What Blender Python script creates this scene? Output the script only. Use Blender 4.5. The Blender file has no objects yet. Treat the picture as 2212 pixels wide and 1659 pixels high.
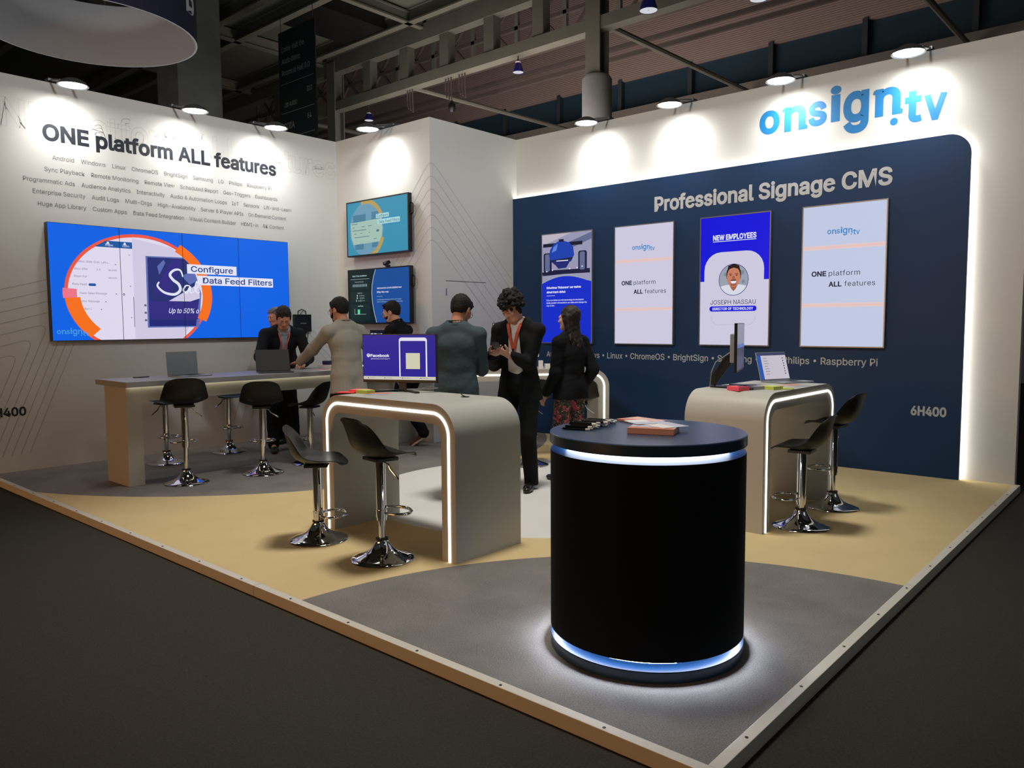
import bpy, math, random
import numpy as np
from mathutils import Vector, Matrix
random.seed(7)
scene = bpy.context.scene
COL = scene.collection
PI = math.pi

# ---------------------------------------------------------------- camera
cam_data = bpy.data.cameras.new('camera')
cam = bpy.data.objects.new('camera', cam_data)
COL.objects.link(cam)
RT = Vector((0.75007174, 0.66132792, -0.00614605))
UP = Vector((-0.04626244, 0.06173622, 0.99701977))
FW = Vector((-0.65973645, 0.74755202, -0.07690124))
cam.matrix_world = Matrix(((RT.x, UP.x, -FW.x, 1.1689), (RT.y, UP.y, -FW.y, -2.3191), (RT.z, UP.z, -FW.z, 1.5), (0, 0, 0, 1)))
cam_data.sensor_width = 36.0
cam_data.lens = 36.0 * 1664.83 / 2212.0
cam_data.clip_end = 200
scene.camera = cam

# ---------------------------------------------------------------- world, exposure, assumed aisle lamps and added fill
scene.view_settings.view_transform = 'Standard'
scene.view_settings.look = 'None'
scene.view_settings.gamma = 1.0
scene.view_settings.exposure = 0.0
scene.view_settings.use_curve_mapping = False
scene.cycles.use_denoising = True
scene.cycles.max_bounces = 8
scene.cycles.sample_clamp_indirect = 4.0
world = bpy.data.worlds.new('hall_ambient')
scene.world = world
world.use_nodes = True
world.node_tree.nodes['Background'].inputs[0].default_value = (0.95, 1.0, 0.98, 1)
world.node_tree.nodes['Background'].inputs[1].default_value = 0.03


def lamp(name, kind, loc, energy, color=(1, 1, 1), size=1.0, aim=None, spot=None, blend=0.5, parent=None, size_y=None):
    d = bpy.data.lights.new(name, kind)
    d.energy = energy
    d.color = color
    if kind == 'AREA':
        d.size = size
        if size_y:
            d.shape = 'RECTANGLE'
            d.size_y = size_y
    else:
        d.shadow_soft_size = size
    if kind == 'SPOT':
        d.spot_size = spot
        d.spot_blend = blend
    o = bpy.data.objects.new(name, d)
    COL.objects.link(o)
    o.location = loc
    if aim is not None:
        o.rotation_euler = (Vector(aim) - Vector(loc)).to_track_quat('-Z', 'Y').to_euler()
    if parent:
        o.parent = parent
    return o


# two assumed lamps out of view, warm from the left aisle and cooler from the right, then unseen fill lamps added to brighten booth and hall
lamp('assumed_aisle_fill', 'AREA', (-4.5, -9.0, 2.4), 250, (1.0, 0.48, 0.17), 6.0, (-3.5, 2.0, 0.4), size_y=2.0)  # assumed unseen lamp, added to warm the faces turned to the left aisle
lamp('assumed_aisle_fill', 'AREA', (9.0, 3.0, 5.5), 50, (0.93, 1.0, 0.96), 5.0, (-2.0, 3.0, 0.5))  # assumed unseen lamp, added as weak fill from the right aisle side
lamp('hall_fill', 'SPOT', (-2.7, 1.8, 8.9), 2300, (1.0, 0.97, 0.90), .8, (-2.7, 1.8, 0), math.radians(54), .7)  # added overhead fill, its cone kept to the booth floor
lamp('hall_fill', 'SPOT', (5.0, -2.0, 8.8), 3000, (0.98, 1.0, 0.985), 1.0, (-7.98, 3.1, 4.3), math.radians(36), 1.0)  # added fill spot, aimed high on the left wall
lamp('hall_fill', 'SPOT', (-1.5, -8.0, 8.8), 2600, (1.0, 0.99, 0.96), 1.0, (-3.2, 5.98, 3.9), math.radians(46), 1.0)  # added fill spot for the back wall and the storage room front
lamp('hall_fill', 'AREA', (-11.8, 2.4, 2.6), 45, (0.95, 0.97, 1.0), 2.5, (-11.8, 2.6, 7.0))  # added uplight on the ring banner, in place of the hidden stand's lights
lamp('hall_fill', 'AREA', (-12.0, 13.0, 3.5), 800, (1.0, 0.84, 0.78), 8.0, (-12.0, 20.0, 12.0))  # added unseen panel that brightens the far roof sheet
lamp('hall_fill', 'AREA', (-14.0, 9.0, 3.5), 60, (1.0, 0.98, 0.86), 8.0, (-14.0, 9.5, 12.0))  # added unseen panel that brightens the ceiling from below


# ---------------------------------------------------------------- tags and linking
def tag(o, label=None, cat=None, group=None, kind=None):
    if label:
        o['label'] = label
    if cat:
        o['category'] = cat
    if group:
        o['group'] = group
    if kind:
        o['kind'] = kind
    return o


def empty(name, loc=(0, 0, 0), rz=0.0, label=None, cat=None, group=None, kind=None, parent=None):
    o = bpy.data.objects.new(name, None)
    o.empty_display_size = 0.1
    COL.objects.link(o)
    o.location = loc
    o.rotation_euler = (0, 0, rz)
    if parent:
        o.parent = parent
    return tag(o, label, cat, group, kind)


def copy_tree(o, parent=None):
    c = o.copy()
    COL.objects.link(c)
    if parent:
        c.parent = parent
    for ch in list(o.children):
        copy_tree(ch, c)
    return c


# ---------------------------------------------------------------- materials
def lin(c):
    def f(v):
        v /= 255.0
        return v / 12.92 if v <= 0.04045 else ((v + 0.055) / 1.055) ** 2.4
    return (f(c[0]), f(c[1]), f(c[2]), 1.0)


MATS = {}


def mat(name, rgb, rough=0.5, metal=0.0, spec=0.5, noise=None, bump=None, coat=0.0, sheen=0.0):
    """rgb in 0-255 sRGB; noise=(scale, amount) varies the colour, bump=(scale, strength) the surface"""
    if name in MATS:
        return MATS[name]
    m = bpy.data.materials.new(name)
    m.use_nodes = True
    nt = m.node_tree
    b = nt.nodes['Principled BSDF']
    c = lin(rgb)
    b.inputs['Base Color'].default_value = c
    b.inputs['Roughness'].default_value = rough
    b.inputs['Metallic'].default_value = metal
    b.inputs['Specular IOR Level'].default_value = spec
    b.inputs['Coat Weight'].default_value = coat
    if sheen:
        b.inputs['Sheen Weight'].default_value = sheen
    tc = nt.nodes.new('ShaderNodeTexCoord')
    if noise:
        n = nt.nodes.new('ShaderNodeTexNoise')
        n.inputs['Scale'].default_value = noise[0]
        n.inputs['Detail'].default_value = 4
        nt.links.new(tc.outputs['Object'], n.inputs['Vector'])
        r = nt.nodes.new('ShaderNodeMapRange')
        r.inputs['From Min'].default_value = 0.3
        r.inputs['From Max'].default_value = 0.7
        r.inputs['To Min'].default_value = 1 - noise[1]
        r.inputs['To Max'].default_value = 1 + noise[1]
        nt.links.new(n.outputs['Fac'], r.inputs['Value'])
        mx = nt.nodes.new('ShaderNodeMix')
        mx.data_type = 'RGBA'
        mx.blend_type = 'MULTIPLY'
        mx.inputs['Factor'].default_value = 1.0
        mx.inputs[6].default_value = c
        nt.links.new(r.outputs['Result'], mx.inputs[7])
        nt.links.new(mx.outputs[2], b.inputs['Base Color'])
    if bump:
        n = nt.nodes.new('ShaderNodeTexNoise')
        n.inputs['Scale'].default_value = bump[0]
        n.inputs['Detail'].default_value = 3
        nt.links.new(tc.outputs['Object'], n.inputs['Vector'])
        bp = nt.nodes.new('ShaderNodeBump')
        bp.inputs['Strength'].default_value = bump[1]
        bp.inputs['Distance'].default_value = 0.01
        nt.links.new(n.outputs['Fac'], bp.inputs['Height'])
        nt.links.new(bp.outputs['Normal'], b.inputs['Normal'])
    MATS[name] = m
    return m


def glow(name, rgb, strength=1.0, rough=0.35, spec=0.25):
    """a lit screen or a lamp: black surface that gives off its own light"""
    if name in MATS:
        return MATS[name]
    m = mat(name, (4, 4, 5), rough, 0, spec)
    b = m.node_tree.nodes['Principled BSDF']
    b.inputs['Emission Color'].default_value = lin(rgb)
    b.inputs['Emission Strength'].default_value = strength
    return m


M_WHITE = mat('white_wall_paint', (212, 212, 209), 0.75, spec=0.25, noise=(1.2, 0.015))
M_WALLTEXT = mat('slate_vinyl', (20, 25, 40), 0.6)
M_WALLGREY = mat('grey_vinyl', (104, 104, 106), 0.6)
M_GHOST = mat('pale_grey_line', (196, 195, 190), 0.7)
M_CONTOUR = mat('thin_grey_line', (150, 147, 142), 0.7)
M_BLACKTXT = mat('black_vinyl', (24, 24, 26), 0.6)
M_NAVY = mat('navy_board', (16, 53, 93), 0.55, spec=0.35, noise=(0.8, 0.05))
M_SILVERTXT = mat('silver_grey_vinyl', (200, 204, 204), 0.6)
M_LOGO = mat('cyan_blue_vinyl', (10, 118, 184), 0.5)
M_LED = glow('white_led', (255, 250, 238), 5.5)
M_LEDPANEL = glow('white_led_backlight', (255, 250, 238), 13.0)
M_LEDCOOL = glow('cool_white_led', (228, 238, 255), 4.5)
M_LEDCOOL2 = glow('cool_white_led_base', (228, 238, 255), 68.0)
M_COUNTER = mat('white_laminate', (178, 175, 165), 0.42, spec=0.4)
M_GREYTOP = mat('grey_worktop', (150, 148, 150), 0.42, spec=0.45)
M_CHROME = mat('chrome', (205, 206, 208), 0.07, 1.0)
M_SEAT = mat('black_plastic', (9, 10, 10), 0.42, spec=0.35)
M_BLACK = mat('black_housing', (12, 13, 15), 0.4)
M_DARKGREY = mat('dark_grey_plastic', (38, 39, 41), 0.5)
M_KIOSK = mat('navy_lacquer', (36, 60, 88), 0.3, spec=0.5)
M_KIOSKBODY = mat('dark_navy_fabric', (4, 10, 17), 0.75, spec=0.15, noise=(300, 0.2))
M_ALU = mat('brushed_aluminium', (150, 153, 157), 0.35, 0.85)
M_SPACEGREY = mat('grey_aluminium', (150, 156, 160), 0.5, 0.25)
M_PAPER = mat('white_paper', (232, 230, 228), 0.7)
M_TRIM = mat('white_edge_trim', (202, 196, 184), 0.4, spec=0.45)
M_SCREW = mat('screw_head', (70, 66, 60), 0.4, 0.6)
M_CONCRETE = mat('grey_concrete', (120, 124, 122), 0.85, noise=(3, 0.12), bump=(25, 0.2))
M_STEEL = mat('painted_steel', (92, 93, 84), 0.6, noise=(2, 0.08))
M_DARKSTEEL = mat('dark_steel', (70, 62, 58), 0.7)
M_CABLE = mat('black_cable', (14, 14, 15), 0.5)
M_GREYCABLE = mat('grey_cable', (120, 122, 124), 0.5)


# ---------------------------------------------------------------- mesh builder
class MB:
    def __init__(self):
        self.v, self.f, self.mi, self.mats = [], [], [], []

    def m(self, material):
        if material not in self.mats:
            self.mats.append(material)
        return self.mats.index(material)

    def face(self, idx, material):
        self.f.append(tuple(idx))
        self.mi.append(self.m(material))

    def box(self, x0, x1, y0, y1, z0, z1, material):
        n = len(self.v)
        self.v += [(x0, y0, z0), (x1, y0, z0), (x1, y1, z0), (x0, y1, z0), (x0, y0, z1), (x1, y0, z1), (x1, y1, z1), (x0, y1, z1)]
        for q in ((0, 3, 2, 1), (4, 5, 6, 7), (0, 1, 5, 4), (1, 2, 6, 5), (2, 3, 7, 6), (3, 0, 4, 7)):
            self.face([n + i for i in q], material)
        return self

    def obox(self, c, ax, ay, az, hx, hy, hz, material):
        """oriented box: centre, three axes, half sizes"""
        n = len(self.v)
        c, ax, ay, az = Vector(c), Vector(ax), Vector(ay), Vector(az)
        for sx, sy, sz in ((-1, -1, -1), (1, -1, -1), (1, 1, -1), (-1, 1, -1), (-1, -1, 1), (1, -1, 1), (1, 1, 1), (-1, 1, 1)):
            self.v.append(tuple(c + ax * (sx * hx) + ay * (sy * hy) + az * (sz * hz)))
        for q in ((0, 3, 2, 1), (4, 5, 6, 7), (0, 1, 5, 4), (1, 2, 6, 5), (2, 3, 7, 6), (3, 0, 4, 7)):
            self.face([n + i for i in q], material)
        return self

    def poly(self, pts, material):
        n = len(self.v)
        self.v += [tuple(p) for p in pts]
        self.face(range(n, n + len(pts)), material)

    def prism(self, pts, off, material, cap_mat=None):
        """closed 3-D polygon swept by the vector off"""
        n, k = len(self.v), len(pts)
        off = Vector(off)
        self.v += [tuple(p) for p in pts] + [tuple(Vector(p) + off) for p in pts]
        self.face(range(n + k - 1, n - 1, -1), cap_mat or material)
        self.face(range(n + k, n + 2 * k), cap_mat or material)
        for i in range(k):
            j = (i + 1) % k
            self.face((n + i, n + j, n + k + j, n + k + i), material)
        return self

    def bar(self, a, b, w, h, material, up=(0, 0, 1)):
        a, b = Vector(a), Vector(b)
        d = (b - a)
        L = d.length
        d.normalize()
        u = Vector(up)
        s = d.cross(u)
        if s.length < 1e-4:
            s = d.cross(Vector((1, 0, 0)))
        s.normalize()
        t = s.cross(d)
        return self.obox((a + b) / 2, d, s, t, L / 2, w / 2, h / 2, material)

    def tube(self, pts, r, material, n=10, closed=False, caps=True):
        pts = [Vector(p) for p in pts]
        k = len(pts)
        rs = r if isinstance(r, (list, tuple)) else [r] * k
        base = len(self.v)
        prev = None
        for i, p in enumerate(pts):
            if closed:
                d = pts[(i + 1) % k] - pts[i - 1]
            else:
                d = pts[min(i + 1, k - 1)] - pts[max(i - 1, 0)]
            d.normalize()
            if prev is None:
                s = d.cross(Vector((0, 0, 1)))
                if s.length < 1e-3:
                    s = d.cross(Vector((0, 1, 0)))
            else:
                s = prev - d * prev.dot(d)
            s.normalize()
            prev = s
            t = d.cross(s)
            for j in range(n):
                a = 2 * PI * j / n
                self.v.append(tuple(p + (s * math.cos(a) + t * math.sin(a)) * rs[i]))
        for i in range(k if closed else k - 1):
            i2 = (i + 1) % k
            for j in range(n):
                j2 = (j + 1) % n
                self.face((base + i * n + j, base + i * n + j2, base + i2 * n + j2, base + i2 * n + j), material)
        if caps and not closed:
            self.face([base + j for j in range(n)][::-1], material)
            self.face([base + (k - 1) * n + j for j in range(n)], material)
        return self

    def lathe(self, prof, material, c=(0, 0, 0), n=32, axis='z', cap=True):
        """prof: list of (radius, height)"""
        base = len(self.v)
        for r, z in prof:
            for j in range(n):
                a = 2 * PI * j / n
                if axis == 'z':
                    self.v.append((c[0] + r * math.cos(a), c[1] + r * math.sin(a), c[2] + z))
                elif axis == 'y':
                    self.v.append((c[0] + r * math.cos(a), c[1] + z, c[2] + r * math.sin(a)))
                else:
                    self.v.append((c[0] + z, c[1] + r * math.cos(a), c[2] + r * math.sin(a)))
        for i in range(len(prof) - 1):
            for j in range(n):
                j2 = (j + 1) % n
                self.face((base + i * n + j, base + i * n + j2, base + (i + 1) * n + j2, base + (i + 1) * n + j), material)
        if cap:
            self.face([base + j for j in range(n)][::-1], material)
            k = len(prof) - 1
            self.face([base + k * n + j for j in range(n)], material)
        return self

    def build(self, name, parent=None, smooth=False, bevel=0.0, loc=None, recalc=True):
        me = bpy.data.meshes.new(name)
        me.from_pydata(self.v, [], self.f)
        for mm in self.mats:
            me.materials.append(mm)
        me.polygons.foreach_set('material_index', self.mi)
        if recalc and len(self.f) > 1:
            import bmesh
            bm = bmesh.new()
            bm.from_mesh(me)
            bmesh.ops.recalc_face_normals(bm, faces=bm.faces)
            bm.to_mesh(me)
            bm.free()
        if smooth:
            me.shade_auto(40) if hasattr(me, 'shade_auto') else smooth_by_angle(me, 40)
        me.update()
        o = bpy.data.objects.new(name, me)
        COL.objects.link(o)
        if bevel:
            b = o.modifiers.new('bevel', 'BEVEL')
            b.width = bevel
            b.segments = 2
            b.limit_method = 'ANGLE'
        if parent:
            o.parent = parent
        if loc is not None:
            o.location = loc
        return o


def smooth_by_angle(me, deg):
    me.polygons.foreach_set('use_smooth', [True] * len(me.polygons))
    me.set_sharp_from_angle(angle=math.radians(deg))


# ---------------------------------------------------------------- lettering
_txt_cache = {}
try:      # the sans serif that ships with Blender, else its built-in face
    import os
    FONT = bpy.data.fonts.load(os.path.join(bpy.utils.resource_path('LOCAL'), 'datafiles', 'fonts', 'Inter.woff2'))
except Exception:
    FONT = None


def text_shape(s, bold=0.0, shear=0.0, spacing=1.0):
    """flat letters as 2-D vertices and faces; width and capital height of the font"""
    key = (s, bold, shear, spacing)
    if key in _txt_cache:
        return _txt_cache[key]
    cu = bpy.data.curves.new('lettering', 'FONT')
    cu.body = s
    cu.size = 1.0
    if FONT:
        cu.font = FONT
    cu.shear = shear
    cu.space_character = spacing
    cu.fill_mode = 'FRONT'
    cu.resolution_u = 4
    ob = bpy.data.objects.new('lettering', cu)
    COL.objects.link(ob)
    bpy.context.view_layer.update()
    dg = bpy.context.evaluated_depsgraph_get()
    me = bpy.data.meshes.new_from_object(ob.evaluated_get(dg))
    vs = [(v.co.x, v.co.y, 0.0) for v in me.vertices]
    fs = [tuple(p.vertices) for p in me.polygons]
    bpy.data.objects.remove(ob)
    bpy.data.curves.remove(cu)
    bpy.data.meshes.remove(me)
    if bold > 0:      # heavier strokes: move every outline point outwards
        turn = lambda f: sum(vs[p][0] * vs[q][1] - vs[q][0] * vs[p][1] for p, q in zip(f, f[1:] + f[:1]))
        before = [turn(f) > 0 for f in fs]
        cnt = {}
        for f in fs:
            for a, b in zip(f, f[1:] + f[:1]):
                k = (min(a, b), max(a, b))
                cnt.setdefault(k, []).append((a, b, f))
        out = {}
        for k, l in cnt.items():
            if len(l) == 1:
                a, b, f = l[0]
                area = sum(vs[p][0] * vs[q][1] - vs[q][0] * vs[p][1] for p, q in zip(f, f[1:] + f[:1]))
                dx, dy = vs[b][0] - vs[a][0], vs[b][1] - vs[a][1]
                L = math.hypot(dx, dy)
                if L < 1e-7:
                    continue
                sg = 1 if area > 0 else -1
                for p in (a, b):
                    out.setdefault(p, []).append((dy / L * sg, -dx / L * sg))
        for p, ns in out.items():
            sx, sy = sum(n[0] for n in ns), sum(n[1] for n in ns)
            L = math.hypot(sx, sy)
            if L < 1e-6:
                continue
            sx, sy = sx / L, sy / L
            c = sx * ns[0][0] + sy * ns[0][1]
            c = c if c > .7 else 1.0
            vs[p] = (vs[p][0] + sx * bold / c, vs[p][1] + sy * bold / c, 0.0)
        fs = [f for f, b in zip(fs, before) if (turn(f) > 0) == b]      # triangles that folded over
    _txt_cache[key] = (vs, fs)
    return vs, fs


def put_text(mb, s, o, u, v, width, cap, material, bold=0.0, shear=0.0, fit_box=False, spacing=1.0):
    """letters on a plane: o = left end of the baseline, u and v the plane's axes, cap = height of a capital (or of the whole
    shape when fit_box is set)"""
    vs, fs = text_shape(s, bold, shear, spacing)
    if not vs:
        return
    x0 = min(p[0] for p in vs)
    x1 = max(p[0] for p in vs)
    if fit_box:
        y0 = min(p[1] for p in vs)
        h = max(p[1] for p in vs) - y0
    else:
        y0 = 0.0
        hv, _ = text_shape('H', bold)
        h = max(p[1] for p in hv)
    sy = cap / h
    sx = width / (x1 - x0) if width else sy
    o, u, v = Vector(o), Vector(u), Vector(v)
    nrm = u.cross(v)
    un = nrm.normalized()
    P = [o + u * ((p[0] - x0) * sx) + v * ((p[1] - y0) * sy) for p in vs]
    for i, f in enumerate(fs):
        # strokes of one glyph may overlap, so neighbouring pieces lie a hair apart; all face the viewer of the plane
        g = list(f)
        if (P[g[1]] - P[g[0]]).cross(P[g[2]] - P[g[0]]).dot(nrm) < 0:
            g.reverse()
        mb.poly([P[q] + un * (.00004 * (i % 7)) for q in g], material)


# letters of the 'onsign.tv' mark: (glyph, left, right, bottom, top) on a mark 1.84 wide
MARK = [('o', 0.0, .227, .131, .384), ('n', .276, .508, .123, .384), ('s', .536, .726, .130, .383), ('i', .76, .867, .144, .504),
        ('g', .891, 1.14, -.005, .414), ('n', 1.198, 1.435, .115, .387), ('.', 1.341, 1.414, .01, .085), ('t', 1.472, 1.627, .007, .308), ('v', 1.64, 1.839, 0.0, .247)]


def put_mark(mb, o, u, v, width, material, layer=0.0, bold=0.03):
    o, u, v = Vector(o), Vector(u), Vector(v)
    k = width / 1.84
    for ch, a, b, c, d in MARK:
        p = o + u * (a * k) + v * (c * k)
        up_ = u.cross(v).normalized() * .0006
        if ch == '.':
            ring = [p + u * (.0365 * k + .0365 * k * math.cos(t * PI / 8)) + v * (.0365 * k + .0365 * k * math.sin(t * PI / 8)) for t in range(16)]
            mb.poly(ring, material)
        else:
            put_text(mb, ch, p, u, v, (b - a) * k, (d - c) * k, material, bold, fit_box=True)
        if ch in 'n':   # slab feet and the entry stroke of the mark's n
            w, h = (b - a) * k, (d - c) * k
            mb.poly([q_ + up_ for q_ in (p + v * (h * .84) - u * (w * .10), p + v * (h * .80) - u * (w * .004), p + v * (h * .97) - u * (w * .004), p + v * (h * .95) - u * (w * .06))], material)
            mb.poly([q_ + up_ for q_ in (p + u * (w * 1.004), p + u * (w * 1.07), p + u * (w * 1.1) + v * (h * .13), p + u * (w * 1.004) + v * (h * .19))], material)


# ---------------------------------------------------------------- lit screens built of flat layers
class Canvas:
    """a w x h screen image in its own plane; (u, v) run from 0 to 1, each new shape lies a hair in front of the last"""

    def __init__(self, o, ux, vy, w, h):
        self.o, self.u, self.v, self.w, self.h = Vector(o), Vector(ux), Vector(vy), w, h
        self.n = self.u.cross(self.v).normalized()
        self.k = 0
        self.mb = MB()

    def P(self, a, b):
        return self.o + self.u * (a * self.w) + self.v * (b * self.h) + self.n * (0.00025 * self.k)

    def poly(self, pts, m, lift=True):
        if lift:
            self.k += 1
        self.mb.poly([self.P(a, b) for a, b in pts], m)

    def rect(self, a0, b0, a1, b1, m):
        self.poly([(a0, b0), (a1, b0), (a1, b1), (a0, b1)], m)

    def rrect(self, a0, b0, a1, b1, r, m, n=6):
        ra, rb = r / self.w, r / self.h
        pts = []
        for cx, cy, t0 in ((a1 - ra, b1 - rb, 0), (a0 + ra, b1 - rb, 1), (a0 + ra, b0 + rb, 2), (a1 - ra, b0 + rb, 3)):
            for i in range(n + 1):
                t = (t0 + i / n) * PI / 2
                pts.append((cx + ra * math.cos(t), cy + rb * math.sin(t)))
        self.poly(pts, m)

    def disc(self, a, b, r, m, ry=None, n=40, clip=True):
        ry = ry or r
        pts = []
        for i in range(n):
            t = 2 * PI * i / n
            x, y = a + r / self.w * math.cos(t), b + ry / self.h * math.sin(t)
            if clip:
                x, y = min(max(x, 0), 1), min(max(y, 0), 1)
            pts.append((x, y))
        self.poly(pts, m)

    def arc(self, a, b, r0, r1, t0, t1, m, n=40, clip=True, sy=1.0):
        self.k += 1
        q = []
        for i in range(n + 1):
            t = math.radians(t0 + (t1 - t0) * i / n)
            e = []
            for r in (r0, r1):
                x, y = a + r / self.w * math.cos(t), b + r * sy / self.h * math.sin(t)
                if clip:
                    x, y = min(max(x, 0), 1), min(max(y, 0), 1)
                e.append((x, y))
            q.append(e)
        for i in range(n):
            pts = [q[i][0], q[i][1], q[i + 1][1], q[i + 1][0]]
            if len({(round(p[0], 5), round(p[1], 5)) for p in pts}) > 2:
                self.mb.poly([self.P(*p) for p in pts], m)

    def text(self, s, a, b, wid, cap, m, bold=0.0, shear=0.0, spacing=1.0):
        self.k += 1
        put_text(self.mb, s, self.P(a, b), self.u, self.v, wid * self.w if wid else None, cap * self.h, m, bold, shear, spacing=spacing)

    def mark(self, a, b, wid, m):
        self.k += 1
        put_mark(self.mb, self.P(a, b), self.u, self.v, wid * self.w, m, bold=0.015)

    def build(self, name, parent):
        return self.mb.build(name, parent, recalc=False)


def curve_line(pts, w, nrm, mb, material):
    """a thin flat line along points, lying on a wall with the given normal"""
    nrm = Vector(nrm)
    pts = [Vector(p) for p in pts]
    for a, b in zip(pts[:-1], pts[1:]):
        d = (b - a).normalized()
        s = nrm.cross(d) * (w / 2)
        e = d * (w * .3)
        mb.poly([a - s - e, b - s + e, b + s + e, a + s - e], material)
W, D, H = 7.985, 5.984, 4.072          # booth width, depth, wall height
BX, FY = -6.05, 4.3425                 # the storage room in the corner: its side at x = BX, its front at y = FY


def floor_material():
    m = bpy.data.materials.new('booth_carpet')
    m.use_nodes = True
    nt = m.node_tree
    b = nt.nodes['Principled BSDF']
    b.inputs['Roughness'].default_value = 0.85
    b.inputs['Specular IOR Level'].default_value = 0.2
    tc = nt.nodes.new('ShaderNodeTexCoord')

    def math_node(op, a, bb):
        n = nt.nodes.new('ShaderNodeMath')
        n.operation = op
        for i, s in enumerate((a, bb)):
            if hasattr(s, 'is_output'):
                nt.links.new(s, n.inputs[i])
            elif s is not None:
                n.inputs[i].default_value = s
        return n.outputs[0]

    def inside(cx, cy, r):
        d = nt.nodes.new('ShaderNodeVectorMath')
        d.operation = 'DISTANCE'
        nt.links.new(tc.outputs['Object'], d.inputs[0])
        d.inputs[1].default_value = (cx, cy, 0)
        return math_node('LESS_THAN', d.outputs['Value'], r)

    def mix(f, a, bb):
        n = nt.nodes.new('ShaderNodeMix')
        n.data_type = 'RGBA'
        nt.links.new(f, n.inputs['Factor'])
        for i, s in ((6, a), (7, bb)):
            if hasattr(s, 'is_output'):
                nt.links.new(s, n.inputs[i])
            else:
                n.inputs[i].default_value = s
        return n.outputs[2]
    n1 = nt.nodes.new('ShaderNodeTexNoise')
    n1.inputs['Scale'].default_value = 160
    n1.inputs['Detail'].default_value = 5
    nt.links.new(tc.outputs['Object'], n1.inputs['Vector'])
    n2 = nt.nodes.new('ShaderNodeTexNoise')
    n2.inputs['Scale'].default_value = 2.6
    n2.inputs['Detail'].default_value = 4
    nt.links.new(tc.outputs['Object'], n2.inputs['Vector'])
    grain = math_node('ADD', math_node('MULTIPLY', n1.outputs['Fac'], 0.9), math_node('MULTIPLY', n2.outputs['Fac'], 0.45))
    ramp = nt.nodes.new('ShaderNodeMapRange')
    ramp.inputs['From Min'].default_value = 0.45
    ramp.inputs['From Max'].default_value = 0.9
    nt.links.new(grain, ramp.inputs['Value'])
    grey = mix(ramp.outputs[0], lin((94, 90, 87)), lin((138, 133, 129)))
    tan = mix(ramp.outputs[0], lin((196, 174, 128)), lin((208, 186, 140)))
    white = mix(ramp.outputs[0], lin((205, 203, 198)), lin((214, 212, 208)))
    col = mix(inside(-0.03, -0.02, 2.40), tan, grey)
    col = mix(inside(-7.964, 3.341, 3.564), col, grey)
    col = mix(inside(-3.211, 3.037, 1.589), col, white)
    nt.links.new(col, b.inputs['Base Color'])
    bp = nt.nodes.new('ShaderNodeBump')
    bp.inputs['Strength'].default_value = 0.25
    bp.inputs['Distance'].default_value = 0.004
    nt.links.new(n1.outputs['Fac'], bp.inputs['Height'])
    nt.links.new(bp.outputs['Normal'], b.inputs['Normal'])
    return m


def struct(o):
    o['kind'] = 'structure'
    return o


M_HALLCARPET = mat('dark_hall_carpet', (58, 56, 50), 0.95, spec=0.1, noise=(120, 0.2), bump=(220, 0.3))
M_DECK = mat('roof_deck', (70, 74, 64), 0.8)
M_PINK = mat('ribbed_roof_sheet', (132, 116, 110), 0.8)
M_BAND = mat('dark_glazing', (34, 54, 66), 0.35)
for mm, axis, sc in ((M_DECK, 'Y', 5.0), (M_PINK, 'Z', 20.0)):   # the ribs of the metal sheets
    nt = mm.node_tree
    tc = nt.nodes.new('ShaderNodeTexCoord')
    wv = nt.nodes.new('ShaderNodeTexWave')
    wv.bands_direction = axis
    wv.inputs['Scale'].default_value = sc / 4
    nt.links.new(tc.outputs['Object'], wv.inputs['Vector'])
    bp = nt.nodes.new('ShaderNodeBump')
    bp.inputs['Distance'].default_value = 0.006
    nt.links.new(wv.outputs['Fac'], bp.inputs['Height'])
    nt.links.new(bp.outputs['Normal'], nt.nodes['Principled BSDF'].inputs['Normal'])

# platform and hall floor
fl = MB()
fl.box(-W, 0, 0, D, -0.055, 0.0, floor_material())
floor = struct(fl.build('floor'))
hf = MB()
hf.box(-45, 14, -14, 26, -0.16, -0.06, M_HALLCARPET)
struct(hf.build('floor_hall'))


def edge_trim(name, segs, along):
    """white angle strip around the platform edge, in lengths that butt together"""
    mb = MB()
    for a, b in segs:
        if along == 'x':
            mb.box(a + .0015, b - .0015, -0.048, 0.0, -0.06, 0.004, M_TRIM)
        else:
            mb.box(0.0, 0.048, a + .0015, b - .0015, -0.06, 0.004, M_TRIM)
    o = struct(mb.build(name, bevel=0.002))
    sc = MB()
    k = -W + .3 if along == 'x' else .25
    end = 0 if along == 'x' else D
    while k < end - .1:
        c = (k, -0.03, 0.004) if along == 'x' else (0.024, k, 0.004)
        sc.lathe([(0.007, 0.0), (0.006, 0.0025)], M_SCREW, c, 10)
        k += .52
    s = sc.build('screw', o)
    return o


edge_trim('trim_1', [(-W, -5.3), (-5.3, -2.84), (-2.84, 0.048)], 'x')
edge_trim('trim_2', [(0.0, 2.4), (2.4, D)], 'y')

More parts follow.
